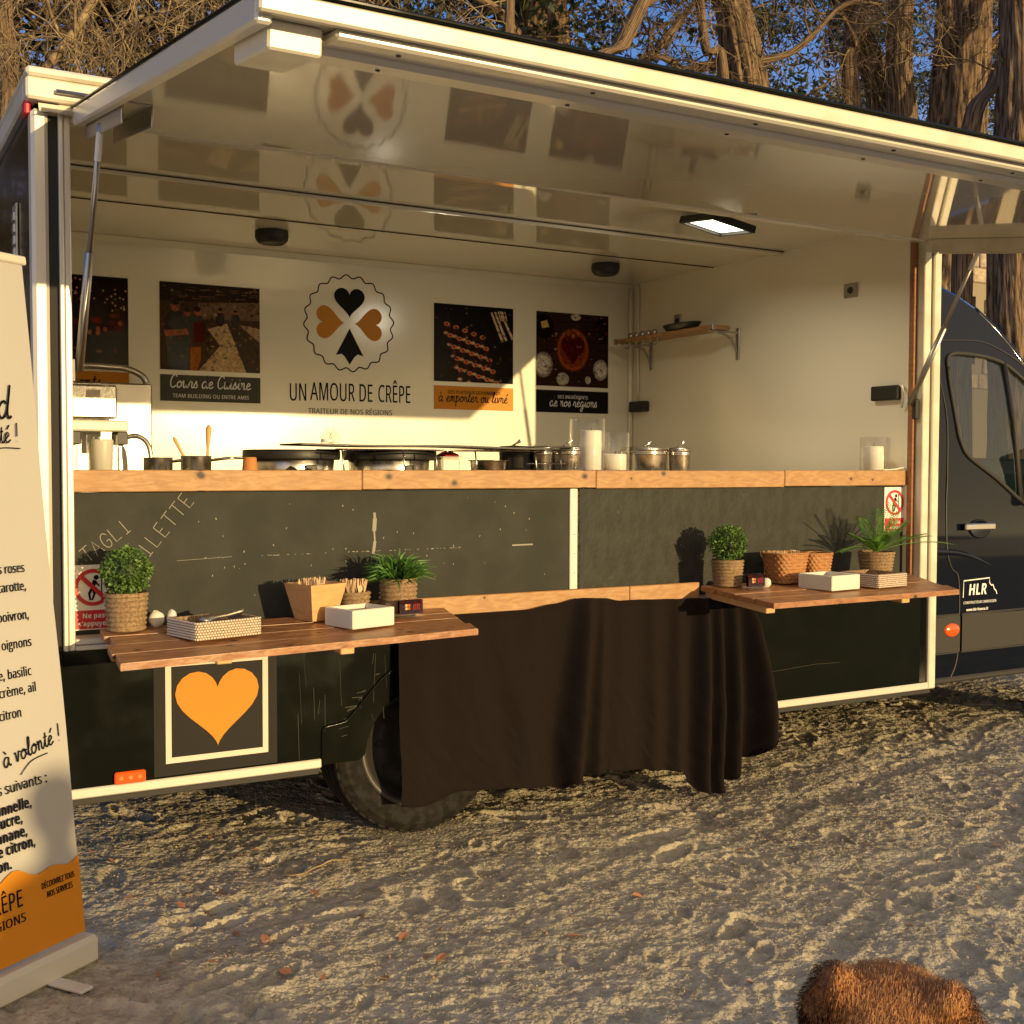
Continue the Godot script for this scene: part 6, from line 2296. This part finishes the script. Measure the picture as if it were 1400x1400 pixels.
# ---------------------------------------------------------------- roll-up banner
func banner() -> void:
	var R := Vector3(-.033, .030, .577)
	var ex := Vector3(.8211, 0, -.5708)
	var up := Vector3(-.0636, .99377, -.0915).normalized()
	var n := ex.cross(up).normalized()
	var b := Basis(ex, up, n)
	var xf := Transform3D(b, R)
	var t := thing("roll_up_banner", "leaning roll-up menu banner with an orange foot at the left edge", "banner", Vector3(R.x - .35, 0, R.z + .25))
	var W := .86
	var s := mb()
	# slightly wavy sheet
	var N := 24
	for side in [0.0, -.0012]:
		for i in N:
			for j in 20:
				var P := func(u: int, v: int) -> Vector3:
					var x := -W + (W - .006) * u / N
					var y := .06 + 1.965 * v / 20.0
					return xf * Vector3(x, y, side + .004 * sin(v * .5 + u * .2) * sin(PI * v / 20.0))
				quad(s, P.call(i, j), P.call(i, j + 1), P.call(i + 1, j + 1), P.call(i + 1, j))
	wpart("sheet", s, M.vinyl, t)
	s = mb()
	var wave := PackedVector2Array()
	wave.append(Vector2(-W + .001, .062))
	for i in 41:
		var x := -W + .001 + (W - .008) * i / 40.0
		wave.append(Vector2(x, .285 + .014 * sin((x + .02) * 21.0) * .9 + .010 * sin(x * 47.0)))
	wave.append(Vector2(-.0075, .062))
	extr(s, wave, .0012, xf * Transform3D(Basis(), Vector3(0, 0, .0045)))
	wpart("orange_foot_print", s, M.orange, t)
	s = mb()
	cbox(s, xf * Vector3(-W / 2, 2.035, .002), Vector3(W + .01, .026, .016), .004, b)
	wpart("top_rail", s, M.alu, t)
	s = mb()
	cbox(s, R + Basis(ex, Vector3.UP, ex.cross(Vector3.UP)) * Vector3(-W / 2, .012, -.012), Vector3(W + .03, .085, .10), .014, Basis(ex, Vector3.UP, ex.cross(Vector3.UP)))
	wpart("base_case", s, M.alu, t)
	for a in [-.16, -.70]:
		s = mb()
		cbox(s, R + Basis(ex, Vector3.UP, ex.cross(Vector3.UP)) * Vector3(a, -.022, .03), Vector3(.045, .010, .26), .003, Basis(ex, Vector3.UP, ex.cross(Vector3.UP)))
		wpart("foot", s, M.alu, t)
	var put := func(text: String, a: float, h: float, cap: float, weight: int, m: Material, sx: float) -> void:
		txt(text, xf * Vector3(a, h + cap * .5, .0075), cap, m, t, {"basis": b, "weight": weight, "sx": sx, "align": HORIZONTAL_ALIGNMENT_RIGHT})
	put.call("es roses", -.105, 1.123, .026, 400, M.ink, .82)
	put.call("carotte,", -.105, 1.071, .026, 400, M.ink, .82)
	put.call("poivron,", -.105, .989, .026, 400, M.ink, .82)
	put.call("e, oignons", -.105, .911, .026, 400, M.ink, .82)
	put.call("ate, basilic", -.116, .829, .026, 400, M.ink, .82)
	put.call("c, crème, ail", -.103, .781, .026, 400, M.ink, .82)
	put.call(", citron", -.162, .719, .026, 400, M.ink, .82)
	put.call("ls suivants :", -.095, .519, .028, 300, M.ink, .9)
	put.call("annelle,", -.156, .464, .029, 700, M.ink, .80)
	put.call("sucre,", -.192, .429, .029, 700, M.ink, .80)
	put.call("anane,", -.179, .390, .029, 700, M.ink, .80)
	put.call("ie citron,", -.156, .354, .029, 700, M.ink, .80)
	put.call("on.", -.242, .315, .029, 700, M.ink, .80)
	put.call("CRÊPE", -.216, .205, .046, 300, M.ink, .72)
	put.call("RÉGIONS", -.212, .162, .024, 300, M.ink, 1.05)
	put.call("DÉCOUVREZ TOUS", -.030, .228, .017, 400, M.ink, .62)
	put.call("NOS SERVICES", -.040, .200, .017, 400, M.ink, .62)
	pen("d", xf * Vector3(-.150, 1.565, .0075), .048, .007, M.ink, t, b)
	var tilt := b * Basis(Vector3.BACK, .10)
	pen("santé !", xf * Vector3(-.222, 1.485, .0075), .028, .0045, M.ink, t, tilt)
	pen("à volonté !", xf * Vector3(-.238, .590, .0075), .026, .0042, M.ink, t, b * Basis(Vector3.BACK, .18))
	s = mb(true)
	for q in [[-.20, 1.458, -.08, 1.478], [-.185, .560, -.085, .600]]:
		s = mb(true)
		ribbon(s, smoothpath([Vector2(q[0], q[1]), Vector2((q[0] + q[2]) / 2 - .01, (q[1] + q[3]) / 2 + .010), Vector2(q[2], q[3])], 6), .003, xf * Transform3D(Basis(), Vector3(0, 0, .0075)))
		wpart("underline", s, M.ink, t)

# ---------------------------------------------------------------- dog
func dog() -> void:
	var f := Vector3(.80, 0, -.60)
	var r := Vector3(.60, 0, .80)
	var o := Vector3(.690, gh(.69, 2.92), 2.925)
	var t := thing("dog", "rust-coloured fluffy dog, only its head top showing at the bottom edge", "dog", o)
	var p := func(a: float, y: float, c: float) -> Vector3: return f * a + Vector3(0, y, 0) + r * c
	var B := [[p.call(0, .33, 0), .120, p.call(-.40, .34, 0), .11], [p.call(.02, .32, 0), .115, p.call(.08, .40, 0), .095], [p.call(.07, .40, 0), .085, p.call(.16, .50, 0), .070],
		[p.call(.185, .553, .026), .074, p.call(.185, .553, -.026), .074], [p.call(.20, .545, 0), .078, p.call(.28, .515, 0), .052], [p.call(.18, .515, .05), .05, p.call(.18, .515, -.05), .05], [p.call(.28, .51, 0), .044, p.call(.37, .485, 0), .032],
		[p.call(-.40, .36, 0), .075, p.call(-.52, .45, 0), .05], [p.call(-.52, .45, 0), .05, p.call(-.60, .38, .03), .04]]
	for c in [-1.0, 1.0]:
		B.append([p.call(.160, .590, .068 * c), .022, p.call(.155, .606, .092 * c), .022])
		B.append([p.call(.155, .604, .090 * c), .023, p.call(.160, .560, .118 * c), .018])
		B.append([p.call(.160, .560, .116 * c), .019, p.call(.170, .505, .122 * c), .012])
		B.append([p.call(.175, .59, .080 * c), .016, p.call(.180, .53, .112 * c), .014])
		B.append([p.call(.02, .34, .075 * c), .065, p.call(.0, .19, .08 * c), .036])
		B.append([p.call(.0, .19, .08 * c), .034, p.call(.02, .035, .08 * c), .026])
		B.append([p.call(.02, .025, .08 * c), .028, p.call(.06, .022, .08 * c), .024])
		B.append([p.call(-.38, .34, .075 * c), .085, p.call(-.33, .22, .085 * c), .05])
		B.append([p.call(-.33, .22, .085 * c), .042, p.call(-.46, .13, .085 * c), .028])
		B.append([p.call(-.46, .13, .085 * c), .028, p.call(-.44, .035, .085 * c), .024])
		B.append([p.call(-.44, .025, .085 * c), .027, p.call(-.40, .022, .085 * c), .023])
	var m := mat(lin(.38, .14, .035), 0.8)
	var am := sdf_mesh(B, .010, .032)
	inst("body", am, m, t)
	var V: PackedVector3Array = am.surface_get_arrays(0)[Mesh.ARRAY_VERTEX]
	var Nn: PackedVector3Array = am.surface_get_arrays(0)[Mesh.ARRAY_NORMAL]
	# fur tufts
	var FV := PackedVector3Array()
	var FN := PackedVector3Array()
	var FC := PackedColorArray()
	var cn := FastNoiseLite.new()
	cn.seed = 3
	cn.frequency = 22.0
	for i in V.size():
		var head: bool = V[i].y > .40 and V[i].dot(f) > -.1
		var cnt := 12 if head else 1
		for k in cnt:
			var base := V[i] + rdir() * .008
			var nn := (Nn[i] + rdir() * .25).normalized()
			var dir := (nn * .28 - f * .8 + Vector3(0, -.25, 0) + rdir() * .22).normalized()
			var l := rv(.008, .016) if head else rv(.02, .05)
			var mid := base + dir * l * .5 + nn * .002
			var tip := base + (dir + Vector3(0, -.25, 0)).normalized() * l
			var sd := dir.cross(nn).normalized() * rv(.0004, .0009)
			var c := cn.get_noise_3dv(V[i]) * .5 + .5 + rv(-.2, .2)
			var col := Color(.26, .085, .02).lerp(Color(.70, .34, .10), clampf(c, 0, 1))
			if (V[i].dot(r) < -.086 or V[i].dot(r) > .108) and V[i].y > .48: col = Color(.045, .016, .008).lerp(col, .16)  # dark ear fur, with shade painted into the left ear too
			for q in [base - sd, mid - sd, mid + sd, base - sd, mid + sd, base + sd, mid - sd, tip, mid + sd]:
				FV.append(q)
				FN.append(nn)
				FC.append(col)
	var arr := []
	arr.resize(Mesh.ARRAY_MAX)
	arr[Mesh.ARRAY_VERTEX] = FV
	arr[Mesh.ARRAY_NORMAL] = FN
	arr[Mesh.ARRAY_COLOR] = FC
	var fm := ArrayMesh.new()
	fm.add_surface_from_arrays(Mesh.PRIMITIVE_TRIANGLES, arr)
	var fmat := mat(Color.WHITE, 0.6)
	fmat.vertex_color_use_as_albedo = true
	var fur := inst("fur", fm, fmat, t)
	fur.set_meta("kind", "stuff")
	# eyes and nose
	for c in [-1.0, 1.0]:
		var s := mb(true)
		lathe(s, Transform3D(Basis(), p.call(.262, .555, .040 * c)), [Vector2(0, -.011), Vector2(.009, -.006), Vector2(.011, 0), Vector2(.009, .006), Vector2(0, .011)], 10)
		part("eye", s, M.black, t)
	var s := mb(true)
	lathe(s, Transform3D(Basis(), p.call(.398, .492, 0)), [Vector2(0, -.014), Vector2(.014, -.008), Vector2(.017, 0), Vector2(.012, .010), Vector2(0, .013)], 12)
	part("nose", s, M.black, t)

# ---------------------------------------------------------------- the people standing behind the photographer, whose shadows fall on the banner, ground and cloth
func people() -> void:
	var i := 0
	for q in [[Vector3(2.98, 0, 10.55), 1.74, M.ink, "person in black standing on the sand behind the photographer"]]:
		var at: Vector3 = q[0]
		at.y = gh(at.x, at.z)
		var t := thing("person", q[3], "person", at, "people standing behind the photographer")
		t.rotation.y = PI + .3 * i
		var k: float = q[1] / 1.74
		var V := func(x: float, y: float, z: float) -> Vector3: return Vector3(x, y, z) * k
		var B := [[V.call(0, 1.00, 0), .135, V.call(0, 1.20, .01), .125], [V.call(0, 1.20, .01), .125, V.call(0, 1.38, 0), .12], [V.call(-.13, 1.40, 0), .075, V.call(.13, 1.40, 0), .075], [V.call(0, 1.42, 0), .06, V.call(0, 1.52, .01), .055]]
		for c in [-1.0, 1.0]:
			B.append([V.call(.085 * c, .95, 0), .10, V.call(.10 * c, .50, .01), .065])
			B.append([V.call(.10 * c, .50, .01), .06, V.call(.11 * c, .09, -.01), .042])
			B.append([V.call(.11 * c, .045, -.02), .042, V.call(.12 * c, .035, .13), .034])
			B.append([V.call(.18 * c, 1.38, 0), .058, V.call(.24 * c, 1.10, -.01), .046])
			B.append([V.call(.24 * c, 1.10, -.01), .043, V.call(.20 * c, .88, .10), .033])
		inst("clothed_body", sdf_mesh(B, .024, .06), q[2], t)
		# head with face
		var H := [[V.call(0, 1.61, .0), .088, V.call(0, 1.655, -.005), .090], [V.call(0, 1.555, .03), .058, V.call(0, 1.60, .03), .065], [V.call(0, 1.595, .09), .014, V.call(0, 1.625, .085), .010], [V.call(0, 1.50, .0), .052, V.call(0, 1.56, .0), .052]]
		for c in [-1.0, 1.0]: H.append([V.call(.088 * c, 1.60, 0), .016, V.call(.090 * c, 1.63, 0), .014])
		inst("head", sdf_mesh(H, .011, .02), M.skincol, t)
		var s := mb(true)
		lathe(s, Transform3D(Basis(), V.call(0, 1.66, -.012)), [Vector2(.098, -.03), Vector2(.100, .02), Vector2(.08, .065), Vector2(.04, .086), Vector2(0, .092)], 18)
		part("hair", s, M.black, t)
		for c in [-1.0, 1.0]:
			s = mb(true)
			lathe(s, Transform3D(Basis(), V.call(.032 * c, 1.625, .080)), [Vector2(0, -.008), Vector2(.009, 0), Vector2(0, .008)], 8)
			part("eye", s, M.black, t)
			# hands: palm, four fingers, thumb
			var hb := [[V.call(.20 * c, .88, .10), .030, V.call(.195 * c, .82, .13), .032]]
			for g in 4: hb.append([V.call((.18 + g * .018) * c, .80, .125 + .012 * g), .0095, V.call((.18 + g * .017) * c, .735 + .008 * absf(g - 1.5), .145 + .008 * g), .0075])
			hb.append([V.call(.175 * c, .86, .125), .011, V.call(.155 * c, .80, .155), .008])
			inst("hand", sdf_mesh(hb, .009, .008), M.skincol, t)
		i += 1

# ---------------------------------------------------------------- small things on the ground
func litter() -> void:
	# fallen leaves
	for i in 64:
		var x := rv(-.2, 3.6)
		var z := rv(-.9, 1.75)
		if i < 26:
			x = rv(.1, 1.0)
			z = rv(-.7, 1.1)
		var l := rv(.012, .030)
		var t := thing("fallen_leaf", "small curled brown leaf or bark chip lying on the sand", "leaf", Vector3(x, gh(x, z) + .006, z), "fallen leaves on the sand")
		var s := mb(true)
		var w := l * rv(.3, .55)
		var cu := l * rv(.1, .4)
		var pts := [Vector3(-l, 0, 0), Vector3(-l * .4, cu * .6, w), Vector3(l * .4, cu, w * .8), Vector3(l, cu * .3, 0), Vector3(l * .4, cu * .5, -w * .8), Vector3(-l * .4, cu * .2, -w)]
		for k in range(1, 5): tri(s, pts[0], pts[k], pts[k + 1])
		var o := part("leaf", s, M.leaf, t)
		t.rotation = Vector3(rv(-.3, .3), rv(0, TAU), rv(-.3, .3))
	var tw := thing("dry_twig", "pale dry twig lying on the sand before the rear wheel", "twig", Vector3(.82, gh(.82, .17), .17))
	var s := mb(true)
	var pa := []
	for i in 12:
		var x := .70 + i * .024
		var z := .20 - i * .006 + .015 * sin(i * .6)
		pa.append(Vector3(x, gh(x, z) + .008, z))
	tube(s, pa, .0035, 6)
	wpart("twig", s, M.twig, tw)
	# gravel grains
	var pm := mb()
	var g := [Vector3(1, 0, 0), Vector3(-1, .1, .1), Vector3(.1, .75, 0), Vector3(0, -.6, .1), Vector3(.1, 0, .9), Vector3(-.1, .1, -.9)]
	for q in [[0, 2, 4], [4, 2, 1], [1, 2, 5], [5, 2, 0], [0, 4, 3], [4, 1, 3], [1, 5, 3], [5, 0, 3]]: tri(pm, g[q[0]], g[q[1]], g[q[2]])
	var mm := MultiMesh.new()
	mm.transform_format = MultiMesh.TRANSFORM_3D
	mm.use_colors = true
	mm.mesh = done(pm)
	mm.instance_count = 30000
	for i in mm.instance_count:
		var x := rv(-.6, 4.8)
		var z := rv(-1.2, 2.3)
		var sz := .0014 + .0048 * pow(rng.randf(), 4.0)
		mm.set_instance_transform(i, Transform3D(Basis(rdir(), rv(0, TAU)).scaled(Vector3(1, .8, 1) * sz), Vector3(x, gh(x, z) + sz * .2, z)))
		var c := Color(.26, .21, .13).lerp(Color(.44, .36, .24), rng.randf())
		if rng.randf() < .05: c = Color(.42, .22, .14)
		mm.set_instance_color(i, c)
	var mi := MultiMeshInstance3D.new()
	mi.name = "gravel"
	mi.multimesh = mm
	mi.material_override = M.pebble
	add_child(mi)
	mi.set_meta("kind", "stuff")
	tag(mi, "fine gravel and grit scattered over the trodden sand", "gravel")
